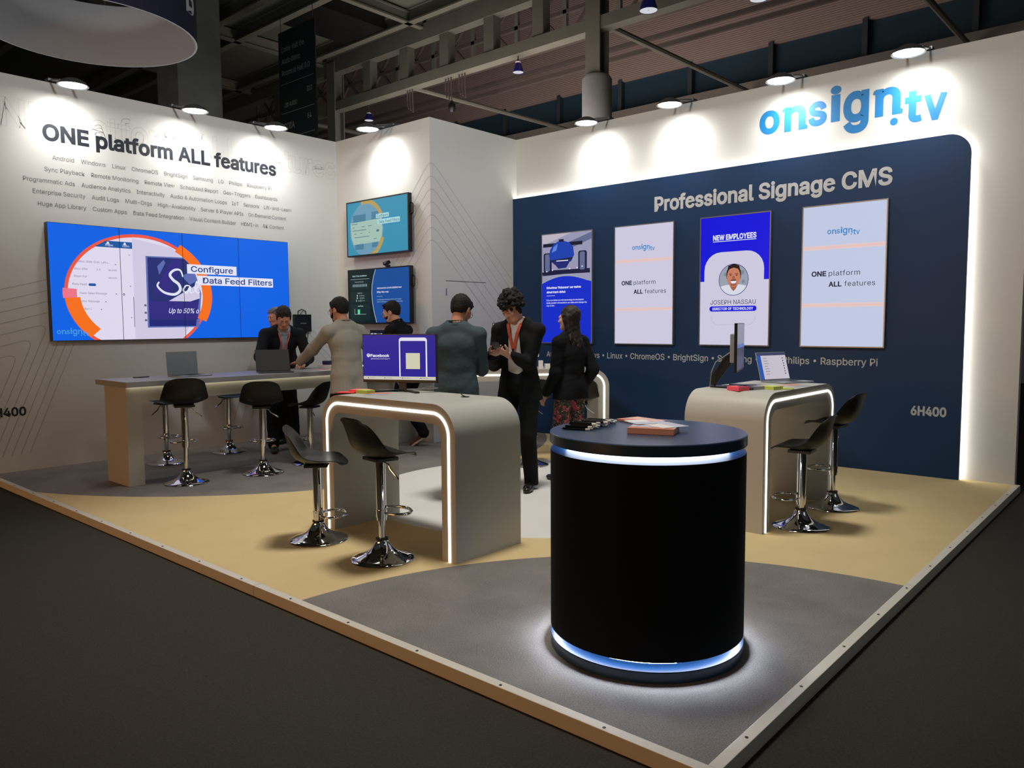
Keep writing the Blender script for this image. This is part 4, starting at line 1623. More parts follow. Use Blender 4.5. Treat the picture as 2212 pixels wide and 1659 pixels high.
laptop((-6.545, 1.35, 1.0), R(90 + 8), 'grey laptop alone near the end of the long counter, lid towards us', .345, .235, .235, R(4), M_SPACEGREY)
laptop((-6.36, 2.27, 1.0), R(90 - 24), 'dark laptop tilted open before the leaning man on the long counter', .36, .25, .25, R(24), M_DARKGREY)


def mail(cv):
    cv.rect(0, 0, 1, 1, glow('mail_page', (196, 190, 202)))
    cv.rect(0, 0, .13, .9, glow('mail_sidebar', (44, 86, 172)))
    cv.rect(0, .9, 1, 1, glow('mail_top', (60, 66, 96)))
    for i in range(7):
        cv.rect(.2, .78 - .1 * i, .32 + .02 * (i % 3), .8 - .1 * i, glow('mail_text', (120, 116, 138)))
        cv.disc(.88, .79 - .1 * i, .006, M_BLACK, n=10)


laptop((-1.50, 4.13, 1.0), R(79 - 8), 'open laptop with a lit list on screen, on the right arched counter', .36, .25, .245, R(16), M_SPACEGREY, mail, False)

# ---------------------------------------------------------------- things lying on the counters
def slab(name, loc, rz, w, d, h, m, label, cat, group=None, bevel=0.001, extra=None):
    o = MB().box(-w / 2, w / 2, -d / 2, d / 2, 0, h, m).build(name, bevel=bevel)
    o.location = loc
    o.rotation_euler = (0, 0, rz)
    return tag(o, label, cat, group)


M_PINK2 = mat('neon_pink_paper', (250, 92, 110), .6)
M_GREEN2 = mat('lime_green_paper', (190, 205, 90), .6)
M_GREY2 = mat('grey_paper', (150, 150, 160), .6)
M_CORAL = mat('coral_print', (206, 128, 108), .55)
M_SALMON = mat('pale_salmon_print', (222, 178, 166), .55)
M_LAV = mat('pale_lavender_print', (196, 196, 216), .55)


def card(loc, rz, w, d, label, m1, m2, group=None, h=.002):
    """printed leaflet: coloured upper half, paler lower half"""
    mb = MB()
    mb.box(-w / 2, w / 2, -d / 2, d / 2, 0, h * .8, M_PAPER)
    mb.box(-w / 2, w / 2, 0, d / 2, h * .8, h, m1)
    mb.box(-w / 2, w / 2, -d / 2, 0, h * .8, h, m2)
    o = mb.build('leaflet')
    o.location, o.rotation_euler = loc, (0, 0, rz)
    return tag(o, label, 'leaflet', group)


# front arched counter
slab('sticky_note_pad', (-3.50, 1.25, 1.0), R(20), .13, .10, .022, M_PINK2, 'neon pink note pad on the front counter, left of the monitor', 'note pad')
slab('sticky_note_pad', (-3.545, 1.16, 1.0), R(35), .13, .09, .007, mat('red_paper', (236, 60, 66), .6), 'flat red note pad at the left edge of the front counter', 'note pad')
slab('sticky_note_pad', (-3.40, 1.22, 1.0), R(5), .12, .08, .026, M_GREEN2, 'lime green note pad touching the pink one on the front counter', 'note pad')
card((-3.27, 1.235, 1.0), R(30), .15, .21, 'small printed leaflet on the front counter before the note pads', M_CORAL, M_GREY2)
cp = empty('cable_outlet', (-2.60, 1.46, 1.0), 0, 'black cable outlet near the right edge of the front counter', 'outlet')
MB().lathe([(.03, 0), (.03, .004), (.001, .005)], M_BLACK, n=20, cap=False).build('cover_disc', cp)
MB().tube([(0, 0, .004), (-.03, .0, .012), (-.06, .01, .03)], .004, M_CABLE, 6).build('cable', cp)
# right arched counter
slab('sticky_note_pad', (-1.36, 3.10, 1.0), R(70), .11, .12, .03, M_PINK2, 'neon pink note pad under the edge-on monitor on the right counter', 'note pad')
slab('sticky_note_pad', (-1.30, 3.27, 1.0), R(60), .10, .10, .025, M_GREY2, 'grey note pad between the pink and green ones on the right counter', 'note pad')
slab('sticky_note_pad', (-1.20, 3.33, 1.0), R(75), .11, .12, .026, M_GREEN2, 'lime green note pad on the right counter', 'note pad')
slab('sticky_note_pad', (-1.17, 3.42, 1.0), R(40), .10, .10, .008, M_GREEN2, 'thin lime green pad overhanging the thick one on the right counter', 'note pad').location.x = -1.13
card((-1.31, 3.58, 1.0), R(20), .15, .21, 'coral leaflet before the open laptop, nearer the note pads', M_CORAL, M_SALMON)
card((-1.19, 3.78, 1.0), R(55), .15, .21, 'coral and grey leaflet beside the laptop keyboard on the right counter', M_CORAL, M_GREY2)
card((-1.50, 3.62, 1.0), R(10), .12, .20, 'grey leaflet lying below the edge-on monitor screen', M_GREY2, M_LAV)
slab('phone', (-1.56, 3.55, 1.0), R(80), .075, .15, .009, M_BLACK, 'black phone behind the leaflets on the right counter', 'phone')
# long counter
slab('phone', (-6.62, .96, 1.0), R(25), .07, .145, .009, M_BLACK, 'black phone at the free end of the long counter', 'phone')
slab('paper_box', (-6.38, 3.17, 1.0), R(84), .42, .30, .042, M_PAPER, 'flat white carton on the long counter beside the leaning hand', 'box')
slab('small_gadget', (-6.44, 3.03, 1.042), R(20), .10, .08, .05, mat('dark_purple_plastic', (40, 34, 84), .3), 'dark purple gadget standing on the flat white carton', 'gadget', bevel=.012)
MB_ = MB().lathe([(.024, 0), (.03, .07), (.028, .07), (.022, .004), (.001, .004)], M_PAPER, n=24, cap=False).build('paper_cup', smooth=True)
MB_.location = (-6.47, 3.26, 1.042)
tag(MB_, 'small white paper cup on the white carton, left of the beige jacket', 'cup')
card((-6.17, 2.80, 1.0), R(80), .15, .21, 'red printed leaflet on the long counter against the beige jacket', mat('red_print', (224, 110, 110), .55), M_PAPER)
# angled counter
f_ = lambda a, b, z=1.0: tuple(pf + UF * a + Vector((-UF.y, UF.x, 0)) * b + Vector((0, 0, z)))
card(f_(.18, .16), R(40), .21, .30, 'blue and white leaflet on the angled counter between the two men', mat('royal_blue_print', (52, 62, 196), .55), M_PAPER)
slab('paper_box', f_(1.12, .22), R(48), .14, .10, .05, M_PAPER, 'small white carton on the angled counter, beside the woman', 'box')
slab('paper_box', f_(1.0, .2), R(44), .05, .05, .09, M_PAPER, 'small upright white box behind the man with curly hair', 'box')
ot = MB().lathe([(.04, 0), (.04, .003), (.001, .004)], M_BLACK, n=20, cap=False).build('cable_outlet')
ot.location = f_(.35, .42)
tag(ot, 'round black cable outlet in the top of the angled counter', 'outlet')

# ---------------------------------------------------------------- pens and flyers on the round kiosk
pen0 = empty('pen', (0, 0, 0), 0, 'black pen with a white end in the fanned heap on the round kiosk', 'pen', 'black pens heaped on the round kiosk')
MB().tube([(-.068, 0, .0055), (.045, 0, .0055)], .0052, mat('gloss_black_pen', (10, 10, 12), .15), 8).build('barrel', pen0, smooth=True)
MB().tube([(.045, 0, .0055), (.062, 0, .0055), (.066, 0, .0055)], [.0052, .0052, .003], M_PAPER, 8).build('pen_end', pen0, smooth=True)
MB().tube([(-.068, 0, .0055), (-.076, 0, .0055)], [.0045, .002], M_ALU, 8).build('pen_tip', pen0, smooth=True)
pens = []
rnd = random.Random(5)
for layer, cnt in ((0, 11), (1, 10), (2, 8)):
    for i in range(cnt):
        s = (i - (cnt - 1) / 2) * .0245 + rnd.uniform(-.002, .002)
        pens.append((s, layer, rnd.uniform(-.012, .022), rnd.uniform(-.1, .1) if layer == 2 else rnd.uniform(-.05, .05)))
axis = R(15)     # the pens' long axis
for k, (s, layer, sl, da) in enumerate(pens):
    p = pen0 if k == 0 else copy_tree(pen0)
    c = Vector((-1.01, .70, 1.0052 + layer * .0095))
    d = Vector((math.cos(axis), math.sin(axis), 0))
    c = c + Vector((-d.y, d.x, 0)) * (s * 1.15) + d * (sl + s * .12 + layer * .012)
    p.location = c
    p.rotation_euler = (0, 0, axis + da)


def flyer_stack(loc, rz, n_, w, d, label, m1, m2):
    s = empty('flyer_stack', loc, rz, label, 'flyers')
    MB().box(-w / 2, w / 2, -d / 2, d / 2, 0, n_, M_SALMON).build('stack_body', s, bevel=.002)
    mb = MB()
    mb.box(-w / 2, w / 2, -d / 2, -d * .12, n_ + .0002, n_ + .0012, m1)
    mb.box(-w / 2, w / 2, -d * .12, d / 2, n_ + .0002, n_ + .0012, m2)
    mb.build('top_print', s)
    return s


flyer_stack((-.655, .72, 1.0052), R(20), .026, .21, .148, 'thick stack of coral flyers at the middle of the round kiosk', M_CORAL, M_LAV)
flyer_stack((-.905, 1.02, 1.0052), R(-14), .010, .21, .148, 'thin stack of coral flyers at the back of the round kiosk', M_CORAL, M_SALMON)
card((-.655, .80, 1.0325), R(-24), .21, .148, 'pale flyer lying askew on the thick flyer stack', M_LAV, M_PAPER)
card((-.80, .86, 1.0325), R(58), .105, .148, 'pale narrow flyer bridging the two flyer stacks', M_PAPER, M_LAV).location = (-.775, .80, 1.0348)
# ---------------------------------------------------------------- people: smooth blended volumes turned into one surface
class Field:
    def __init__(self, lo, hi, h):
        self.lo = np.array(lo, float) - 3 * h
        self.h = h
        self.n = np.ceil((np.array(hi, float) + 3 * h - self.lo) / h).astype(int) + 1
        self.d = np.full(self.n, 1.0, np.float32)

    def block(self, lo, hi):
        a = np.maximum(((np.array(lo) - self.lo) / self.h).astype(int), 0)
        b = np.minimum(((np.array(hi) - self.lo) / self.h).astype(int) + 2, self.n)
        if np.any(b <= a):
            return None
        ax = [self.lo[i] + self.h * np.arange(a[i], b[i]) for i in range(3)]
        return tuple(slice(a[i], b[i]) for i in range(3)), ax[0][:, None, None], ax[1][None, :, None], ax[2][None, None, :]

    def put(self, fn, lo, hi, k=.02, sub=False):
        m = k + 4 * self.h
        bl = self.block(np.array(lo) - m, np.array(hi) + m)
        if bl is None:
            return
        s, X, Y, Z = bl
        v = fn(X, Y, Z).astype(np.float32)
        o = self.d[s]
        if sub:
            v = -v
            hh = np.clip(.5 - .5 * (o - v) / k, 0, 1) if k else 0
            self.d[s] = (o * (1 - hh) + v * hh + k * hh * (1 - hh)) if k else np.maximum(o, v)
        else:
            if k:
                hh = np.clip(.5 + .5 * (v - o) / k, 0, 1)
                self.d[s] = v * (1 - hh) + o * hh - k * hh * (1 - hh)
            else:
                self.d[s] = np.minimum(o, v)

    def cap(self, a, b, r0, r1=None, k=.02, sub=False, flat=None):
        """tapered capsule; flat=(dir, factor) squeezes it along dir"""
        r1 = r0 if r1 is None else r1
        a, b = np.array(a, float), np.array(b, float)
        ba = b - a
        L2 = max(float(ba @ ba), 1e-9)

        def fn(X, Y, Z):
            px, py, pz = X - a[0], Y - a[1], Z - a[2]
            t = np.clip((px * ba[0] + py * ba[1] + pz * ba[2]) / L2, 0, 1)
            qx, qy, qz = px - t * ba[0], py - t * ba[1], pz - t * ba[2]
            if flat is not None:
                f = np.array(flat[0], float)
                c = (qx * f[0] + qy * f[1] + qz * f[2]) * (1 / flat[1] - 1)
                qx, qy, qz = qx + c * f[0], qy + c * f[1], qz + c * f[2]
            return np.sqrt(qx * qx + qy * qy + qz * qz) - (r0 + (r1 - r0) * t)
        r = max(r0, r1)
        self.put(fn, np.minimum(a, b) - r, np.maximum(a, b) + r, k, sub)

    def ell(self, c, r, ax=None, k=.02, sub=False):
        """ellipsoid with radii r along the axes ax"""
        c, r = np.array(c, float), np.array(r, float)
        A = np.eye(3) if ax is None else np.array(ax, float)

        def fn(X, Y, Z):
            p = (X - c[0], Y - c[1], Z - c[2])
            q = [p[0] * A[i][0] + p[1] * A[i][1] + p[2] * A[i][2] for i in range(3)]
            k0 = np.sqrt(sum((q[i] / r[i]) ** 2 for i in range(3)))
            k1 = np.sqrt(sum((q[i] / r[i] ** 2) ** 2 for i in range(3))) + 1e-9
            return k0 * (k0 - 1) / k1
        m = r.max()
        self.put(fn, c - m, c + m, k, sub)

    def clip(self, p, n):
        """keep the side of the plane through p that n points away from"""
        X, Y, Z = (self.lo[i] + self.h * np.arange(self.n[i]) for i in range(3))
        v = (X[:, None, None] - p[0]) * n[0] + (Y[None, :, None] - p[1]) * n[1] + (Z[None, None, :] - p[2]) * n[2]
        self.d = np.maximum(self.d, v.astype(np.float32))

    def wrinkle(self, amp, f, seed):
        X, Y, Z = (self.lo[i] + self.h * np.arange(self.n[i]) for i in range(3))
        r = np.random.RandomState(seed)
        for q in range(4):
            w = r.normal(size=3) * f * (1 + .6 * q)
            w[2] *= 1.1
            ph = X[:, None, None] * w[0] + Y[None, :, None] * w[1] + Z[None, None, :] * w[2] + r.uniform(0, 6)
            self.d += (amp / (1 + .5 * q) * np.sin(ph + 1.3 * np.sin(ph * .37))).astype(np.float32)

    def mesh(self, name, material, parent):
        d, h = self.d, self.h
        s = d < 0
        c = [(0, 0, 0), (1, 0, 0), (0, 1, 0), (1, 1, 0), (0, 0, 1), (1, 0, 1), (0, 1, 1), (1, 1, 1)]
        n = np.array(d.shape) - 1
        cnt = np.zeros(n, np.int8)
        for i, j, k in c:
            cnt += s[i:i + n[0], j:j + n[1], k:k + n[2]]
        act = np.argwhere((cnt > 0) & (cnt < 8))
        if not len(act):
            return None
        val = np.stack([d[act[:, 0] + i, act[:, 1] + j, act[:, 2] + k] for i, j, k in c], 1)
        pos = np.zeros((len(act), 3))
        num = np.zeros(len(act))
        for a in range(8):
            for b in range(a + 1, 8):
                if bin(a ^ b).count('1') != 1:
                    continue
                va, vb = val[:, a], val[:, b]
                m = (va < 0) != (vb < 0)
                t = np.where(m, va / np.where(m, va - vb, 1), 0)
                e = np.array(c[a])[None] + t[:, None] * (np.array(c[b]) - np.array(c[a]))[None]
                pos[m] += e[m]
                num += m
        V = self.lo + h * (act + pos / num[:, None])
        vid = np.full(n, -1, np.int64)
        vid[act[:, 0], act[:, 1], act[:, 2]] = np.arange(len(act))
        F = []
        for ax in range(3):
            o1, o2 = [i for i in range(3) if i != ax]
            sl0 = [slice(None)] * 3
            sl1 = [slice(None)] * 3
            sl0[ax], sl1[ax] = slice(0, -1), slice(1, None)
            for q in (o1, o2):
                sl0[q] = sl1[q] = slice(1, -1)
            A, B = s[tuple(sl0)], s[tuple(sl1)]
            for inside_first in (True, False):
                e = np.argwhere((A & ~B) if inside_first else (~A & B))
                if not len(e):
                    continue
                e[:, o1] += 1
                e[:, o2] += 1
                q = []
                for da, db in ((1, 1), (0, 1), (0, 0), (1, 0)):
                    g = e.copy()
                    g[:, o1] -= da
                    g[:, o2] -= db
                    q.append(vid[g[:, 0], g[:, 1], g[:, 2]])
                q = np.stack(q, 1)
                flip = inside_first ^ (ax == 1)
                F.append(q if flip else q[:, ::-1])
        F = np.concatenate(F)
        F = F[(F >= 0).all(1)]
        me = bpy.data.meshes.new(name)
        me.from_pydata(V.tolist(), [], F.tolist())
        me.materials.append(material)
        me.polygons.foreach_set('use_smooth', [True] * len(me.polygons))
        me.update()
        o = bpy.data.objects.new(name, me)
        COL.objects.link(o)
        o.parent = parent
        return o


def two_bone(a, t, l1, l2, pole):
    a, t, pole = Vector(a), Vector(t), Vector(pole)
    d = t - a
    L = min(d.length, (l1 + l2) * .998)
    d.normalize()
    t = a + d * L
    x = (l1 * l1 - l2 * l2 + L * L) / (2 * L)
    y = math.sqrt(max(l1 * l1 - x * x, 0))
    pr = pole - d * pole.dot(d)
    pr.normalize()
    return a + d * x + pr * y, t


def skin(name, rgb):
    m = mat(name, rgb, .55, spec=.35, noise=(14, .05))
    b = m.node_tree.nodes['Principled BSDF']
    b.inputs['Subsurface Weight'].default_value = .08
    b.inputs['Subsurface Radius'].default_value = (.01, .004, .002)
    return m


def person(name, label, loc, face_deg, h=1.76, lean=0.0, hp=0.1, hy=0.0, hands=None, feet=None, palms=None, fingers=None,
           skin_m=None, hair=('short', None), jacket=None, shirt=None, trousers=None, shoes=None, open_front=None, long_jacket=.06,
           collar='jacket', sole=None, build_k=1.0, female=False, extras=None, hip_back=None, heel_up=None, elbow_out=.35, seed=1):
    """built in its own space: forward +y, right hand +x; face_deg is the heading of the chest in the booth"""
    k = h / 1.75
    root = empty(name, loc, R(face_deg - 90), label, 'person')
    hb = -lean * .16 * h if hip_back is None else hip_back
    hip = Vector((0, hb, .525 * h))
    S = Vector((0, math.sin(lean), math.cos(lean)))
    Fv = Vector((0, math.cos(lean), -math.sin(lean)))
    Rv = Vector((1, 0, 0))
    sh_c = hip + S * .29 * h
    neck = hip + S * .318 * h
    U = Vector((math.sin(0), math.sin(hp), math.cos(hp)))
    rz = Matrix.Rotation(hy, 3, 'Z')
    HF = rz @ Vector((0, math.cos(hp), -math.sin(hp)))
    HU = rz @ U
    HR = HF.cross(HU)
    nd = (S * 1.2 + HU).normalized()
    hc = neck + nd * .034 * h + HU * .058 * h + HF * .012 * h     # head centre
    sw = (.094 if female else .103) * h * build_k
    hw = .052 * h
    sides = (-1, 1)      # left, right
    sh = {s: sh_c + Rv * (s * sw) - S * .016 * h for s in sides}
    la, lf = .172 * h, .150 * h
    hands = hands or {}
    elbow, wrist = {}, {}
    for s in sides:
        t = hands.get(s)
        t = Vector(t) if t is not None else sh[s] + Vector((s * .05 * k, .05 * k, -.315 * h))
        elbow[s], wrist[s] = two_bone(sh[s], t, la, lf, Vector((s * elbow_out, -1, -.35)))
    feet = feet or {-1: ((-.1, 0.02, 0), -8), 1: ((.1, -.02, 0), 8)}
    hipj, knee, ank = {}, {}, {}
    for s in sides:
        f, _ = feet[s]
        hipj[s] = hip + Rv * (s * hw) - Vector((0, 0, .01 * h))
        up = (heel_up or {}).get(s, 0)
        a = Vector(f) + Vector((0, -.03 * k, .075 * k + up))
        knee[s], ank[s] = two_bone(hipj[s], a, .245 * h, .235 * h, Vector((s * .12, 1, 0)))
    toV = lambda v: np.array(v)
    HA = [toV(HR), toV(HF), toV(HU)]

    def hp_(x, y, z):
        return hc + HR * (x * k) + HF * (y * k) + HU * (z * k)
    lo = np.array([-.62, -.62, -.02]) * 1
    hi = np.array([.62, .85, h + .08])

    # ---- the body: one surface from head to foot
    B = Field(lo, hi, .0055)
    TA = [toV(Rv), toV(Fv), toV(S)]
    B.ell(hip + S * .01 * h, (.088 * h, .060 * h, .065 * h), TA, .03)
    B.ell(hip + S * .12 * h, (.074 * h, .052 * h, .09 * h), TA, .04)
    B.ell(hip + S * .215 * h, (.088 * h, .058 * h, .09 * h), TA, .04)
    for s in sides:
        B.cap(neck - S * .03 * h + Rv * (s * .015 * h), sh[s] - S * .006 * h, .026 * h, .024 * h, .03)
    B.cap(neck - S * .03 * h, hc - HU * .03 * h - HF * .01 * h, .034 * h * build_k, .031 * h, .02)
    for s in sides:
        B.cap(sh[s] - S * .004 * h, elbow[s], .024 * h, .021 * h, .02)
        B.cap(elbow[s], wrist[s], .023 * h, .0155 * h, .015)
        B.cap(hipj[s], knee[s], .046 * h, .033 * h, .02)
        B.cap(knee[s], ank[s], .032 * h, .021 * h, .02)
        f, yaw = feet[s]
        d = Vector((math.sin(R(yaw)), math.cos(R(yaw)), 0))
        B.cap(ank[s] - Vector((0, 0, .025 * k)), Vector(f) + d * .12 * k + Vector((0, 0, .03)), .03 * k, .026 * k, .02)
    # head
    B.ell(hp_(0, -.012, .025), (.074 * k, .094 * k, .088 * k), HA, .01)
    B.ell(hp_(0, .026, -.035), (.060 * k, .066 * k, .082 * k), HA, .02)
    B.cap(hp_(-.022, .06, -.092), hp_(.022, .06, -.092), .024 * k, None, .02)
    for s in sides:
        B.cap(hp_(s * .058, .0, -.03), hp_(s * .032, .05, -.085), .018 * k, .018 * k, .02)      # jaw
        B.ell(hp_(s * .038, .066, -.022), (.022 * k, .018 * k, .02 * k), HA, .015)               # cheek
        B.ell(hp_(s * .031, .094, .004), (.017 * k, .013 * k, .011 * k), HA, .008, sub=True)     # eye socket
        B.ell(hp_(s * .076, -.008, -.008), (.010 * k, .022 * k, .033 * k), HA, .006)             # ear
        B.ell(hp_(s * .086, .0, -.004), (.006 * k, .011 * k, .018 * k), HA, .004, sub=True)
        B.ell(hp_(s * .031, .081, .0115), (.0165 * k, .0105 * k, .0062 * k), HA, .004)            # lids
        B.ell(hp_(s * .031, .080, -.005), (.015 * k, .0095 * k, .005 * k), HA, .004)
    B.cap(hp_(-.034, .078, .022), hp_(.034, .078, .022), .012 * k, None, .012)                   # brow
    B.cap(hp_(0, .086, .012), hp_(0, .108, -.026), .0075 * k, .0115 * k, .008)                   # nose
    for s in sides:
        B.ell(hp_(s * .011, .096, -.03), (.008 * k, .009 * k, .007 * k), HA, .006)
    B.ell(hp_(0, .083, -.058), (.022 * k, .010 * k, .006 * k), HA, .004)                         # lips
    B.ell(hp_(0, .081, -.068), (.019 * k, .010 * k, .006 * k), HA, .004)
    B.ell(hp_(0, .095, -.0628), (.02 * k, .008 * k, .0018 * k), HA, .003, sub=True)
    # hands with five fingers
    palms, fingers = palms or {}, fingers or {}
    tips = {}
    for s in sides:
        d = (wrist[s] - elbow[s]).normalized()
        pn = Vector((-s, 0, -.15))
        curl = .35
        if s in palms:
            d2, pn = palms[s]
            d = Vector(d2).normalized()
            pn = Vector(pn)
        if s in fingers:
            curl = fingers[s]
        pn = (pn - d * pn.dot(d)).normalized()
        side = pn.cross(d) * 1.0          # across the palm
        th = side if side.dot(Vector((0, 0, 0)) + Fv * .8 + Vector((-s * .6, 0, .5))) > 0 else -side
        w = wrist[s]
        B.cap(w, w + d * .03 * k, .0155 * h, .02 * k, .012, flat=(toV(pn), .75))
        B.cap(w + d * .03 * k - side * .018 * k, w + d * .075 * k - side * .026 * k, .019 * k, .014 * k, .012, flat=(toV(pn), .75))
        B.cap(w + d * .03 * k + side * .018 * k, w + d * .075 * k + side * .026 * k, .019 * k, .014 * k, .012, flat=(toV(pn), .75))
        B.cap(w + d * .03 * k, w + d * .08 * k, .02 * k, .016 * k, .012, flat=(toV(pn), .7))
        for i, (off, L) in enumerate(((-.031, .058), (-.011, .074), (.011, .078), (.032, .068))):
            if th.dot(side) > 0:
                pass
            else:
                off = -off
            p = w + d * (.082 + .004 * (1.5 - abs(i - 1.5))) * k + side * off * k
            dd = d.copy()
            for q in range(3):
                ang = curl * (.7 + .35 * q)
                dd = (dd * math.cos(ang) + pn * math.sin(ang)).normalized()
                e = p + dd * L * (.44, .32, .24)[q] * k
                B.cap(p, e, (.0088, .0080, .0072)[q] * k, (.0080, .0072, .0062)[q] * k, .002)
                p = e
            tips[(s, i)] = p
        p = w + d * .028 * k + th * .026 * k
        dd = (d * .55 + th * .75 + pn * .35).normalized()
        e = p + dd * .042 * k
        B.cap(p, e, .013 * k, .0105 * k, .008)
        dd = (d * .9 + th * .25 + pn * .45).normalized()
        B.cap(e, e + dd * .034 * k, .0100 * k, .008 * k, .003)
        tips[(s, 'thumb')] = e + dd * .034 * k
    B.mesh('body', skin_m, root)
    # eyes
    for s in sides:
        e = hp_(s * .031, .0785, .003)
        mb = MB()
        mb.lathe([(.0105 * k * math.sin(PI * q / 8), .0105 * k * -math.cos(PI * q / 8)) for q in range(9)], M_PAPER, n=14, cap=False)
        o = mb.build('eye', root, smooth=True)
        o.location = e
        ir = MB()
        c_ = HF * .0100 * k - HU * .003 * k
        ring = [c_ + HR * (.0052 * k * math.cos(t)) + HU * (.0052 * k * math.sin(t)) + HF * .0012 * k for t in [2 * PI * q / 12 for q in range(12)]]
        ir.poly(ring, M_BLACK)
        ir.build('iris', o, recalc=False)

    # ---- clothing
    def torso(Fd, inf, hem, arms, cuff=.02, belly=0.0, flare=0.0):
        Fd.ell(hip + S * .02 * h, (.090 * h * build_k + inf, .062 * h + inf + belly, .075 * h), TA, .04)
        Fd.ell(hip + S * .12 * h + Fv * belly * .5, (.080 * h * build_k + inf, .058 * h + inf + belly, .09 * h), TA, .05)
        Fd.ell(hip + S * .215 * h, (.092 * h * build_k + inf, .062 * h + inf, .085 * h + inf), TA, .05)
        for s in sides:
            Fd.cap(neck - S * .018 * h + Rv * (s * .02 * h), sh[s] + S * .002 * h, .030 * h + inf * .7, .030 * h + inf * .8, .035)
        Fd.cap(sh_c + S * .012 * h - Rv * .03 * h, sh_c + S * .012 * h + Rv * .03 * h, .034 * h + inf, None, .03)
        if hem:
            a, b = hip + S * .06 * h, hip - S * (hem + .03) * h
            Fd.cap(a - Rv * .036 * h, b - Rv * (.036 + flare) * h, .052 * h + inf, .056 * h + inf + flare * h, .03)
            Fd.cap(a + Rv * .036 * h, b + Rv * (.036 + flare) * h, .052 * h + inf, .056 * h + inf + flare * h, .03)
        for s in sides:
            Fd.cap(sh[s], elbow[s], .0295 * h + inf * .85, .026 * h + inf * .9, .025)
            if arms:
                e = wrist[s] - (wrist[s] - elbow[s]).normalized() * cuff
                Fd.cap(elbow[s], e, .027 * h + inf, .021 * h + inf * .8, .02)

    def neck_ring(Fd, r, th, up=.0, gap=0.0):
        c = neck + S * up * h + Fv * .004 * h
        N = 16
        P = []
        for i in range(N + 1):
            a = PI / 2 + gap + (2 * PI - 2 * gap) * i / N
            P.append(c + Rv * (r * math.cos(a)) + Fv * (r * .95 * math.sin(a)) - S * (.022 * h * max(0, math.sin(a))))
        for a, b in zip(P[:-1], P[1:]):
            Fd.cap(a - S * .012 * h, b - S * .012 * h, th, None, .006)
            Fd.cap(a + S * .006 * h, b + S * .006 * h, th * .8, None, .006)

    if trousers:
        T = Field((-.5, -.62, 0), (.5, .6, .68 * h), .008)
        T.ell(hip + S * .015 * h, (.092 * h * build_k + .006, .064 * h + .008, .07 * h), TA, .03)
        T.cap(hip + S * .05 * h - Rv * .035 * h, hip + S * .05 * h + Rv * .035 * h, .055 * h, None, .03)
        for s in sides:
            T.cap(hipj[s], knee[s], .054 * h, .042 * h, .02)
            T.cap(knee[s], ank[s] - Vector((0, 0, .02)), .042 * h, .036 * h, .02)
        T.clip(hip + S * .085 * h, S)
        T.wrinkle(.002, 18, seed + 3)
        T.clip((0, 0, .035), (0, 0, -1))
        T.mesh('trousers', trousers, root)
    if shirt:
        G = Field((-.62, -.62, .4 * h), (.62, .85, h), .008)
        torso(G, .004, .0, False)
        if collar == 'shirt':
            neck_ring(G, .040 * h, .0085, .014, .35)
        G.clip(hip + S * .035 * h, -S)
        G.wrinkle(.0015, 20, seed)
        G.mesh('shirt', shirt, root)
    if jacket:
        J = Field((-.64, -.64, .35 * h), (.64, .88, h), .008)
        torso(J, .016, long_jacket, True, flare=.012)
        if open_front:
            w0, w1, w2, lowest = open_front   # half widths at the neck, the chest and the hem
            c0, fx = hip, Fv

            def wedge(X, Y, Z):
                px, py, pz = X - hip.x, Y - hip.y, Z - hip.z
                a = (px * S.x + py * S.y + pz * S.z) / h
                u = px + 0 * (py + pz)
                f = px * Fv.x + py * Fv.y + pz * Fv.z
                w = np.interp(np.clip(a, -.2, .4).ravel(), [-.2, lowest, .16, .32], [w2, w2, w1, w0]).reshape(a.shape)
                return np.maximum(np.abs(u) - w, .01 - f)
            J.put(wedge, (-.3, -.3, .35 * h), (.3, .7, h), 0, sub=True)
        # neckline: room for the neck and the collar
        J.cap(neck - S * .01 * h + Fv * .02 * h, neck + S * .1 * h + Fv * .03 * h, .04 * h, .05 * h, .005, sub=True)
        if collar == 'jacket':
            neck_ring(J, .043 * h, .0115, .018, .45)
        J.clip(hip - S * long_jacket * h, -S)
        J.wrinkle(.0022, 15, seed + 7)
        J.mesh('jacket', jacket, root)
    # shoes
    for s in sides:
        f, yaw = feet[s]
        up = (heel_up or {}).get(s, 0)
        d = Vector((math.sin(R(yaw)), math.cos(R(yaw)), 0))
        sd = Vector((d.y, -d.x, 0))
        tilt = math.asin(min(up / .2, .9)) if up else 0
        toe = Vector(f) + d * .10 * k
        dd = d * math.cos(tilt) - Vector((0, 0, math.sin(tilt)))     # heel to toe
        uu = d * math.sin(tilt) + Vector((0, 0, math.cos(tilt)))
        ball = toe + uu * .03
        heel = ball - dd * .175 * k
        Q = Field(np.array(toe) - .34, np.array(toe) + .34, .006)
        Q.cap(heel + uu * .015, ball + dd * .0 + uu * .0, .035 * k, .040 * k, .02)
        Q.cap(ball, ball + dd * .065 * k - uu * .004, .040 * k, .032 * k, .02, flat=(toV(uu), .8))
        Q.cap(heel + uu * .02, heel + uu * .055 * k + dd * .02, .034 * k, .036 * k, .015)
        Q.clip(ball - uu * .03, -uu)
        so = Q.mesh('shoe', shoes, root)
        if sole:
            q = MB()
            pts = []
            for i in range(24):
                a = 2 * PI * i / 24
                x = math.cos(a) * .047 * k
                y = math.sin(a) * .15 * k
                pts.append(ball - dd * .045 * k - uu * .032 + sd * x * (1 if y > 0 else .86) + dd * y)
            q.prism(pts, uu * .022, sole)
            q.build('sole', so)
    # hair
    kind, hm = hair
    Hh = Field(np.array(hc) - .36, np.array(hc) + .22, .006)
    g = {'short': .009, 'neat': .009, 'curly': .024, 'long': .015, 'crop': .009}[kind]
    Hh.ell(hp_(0, -.026, .038), ((.075 + g) * k, (.092 + g) * k, (.086 + g) * k), HA, .005)
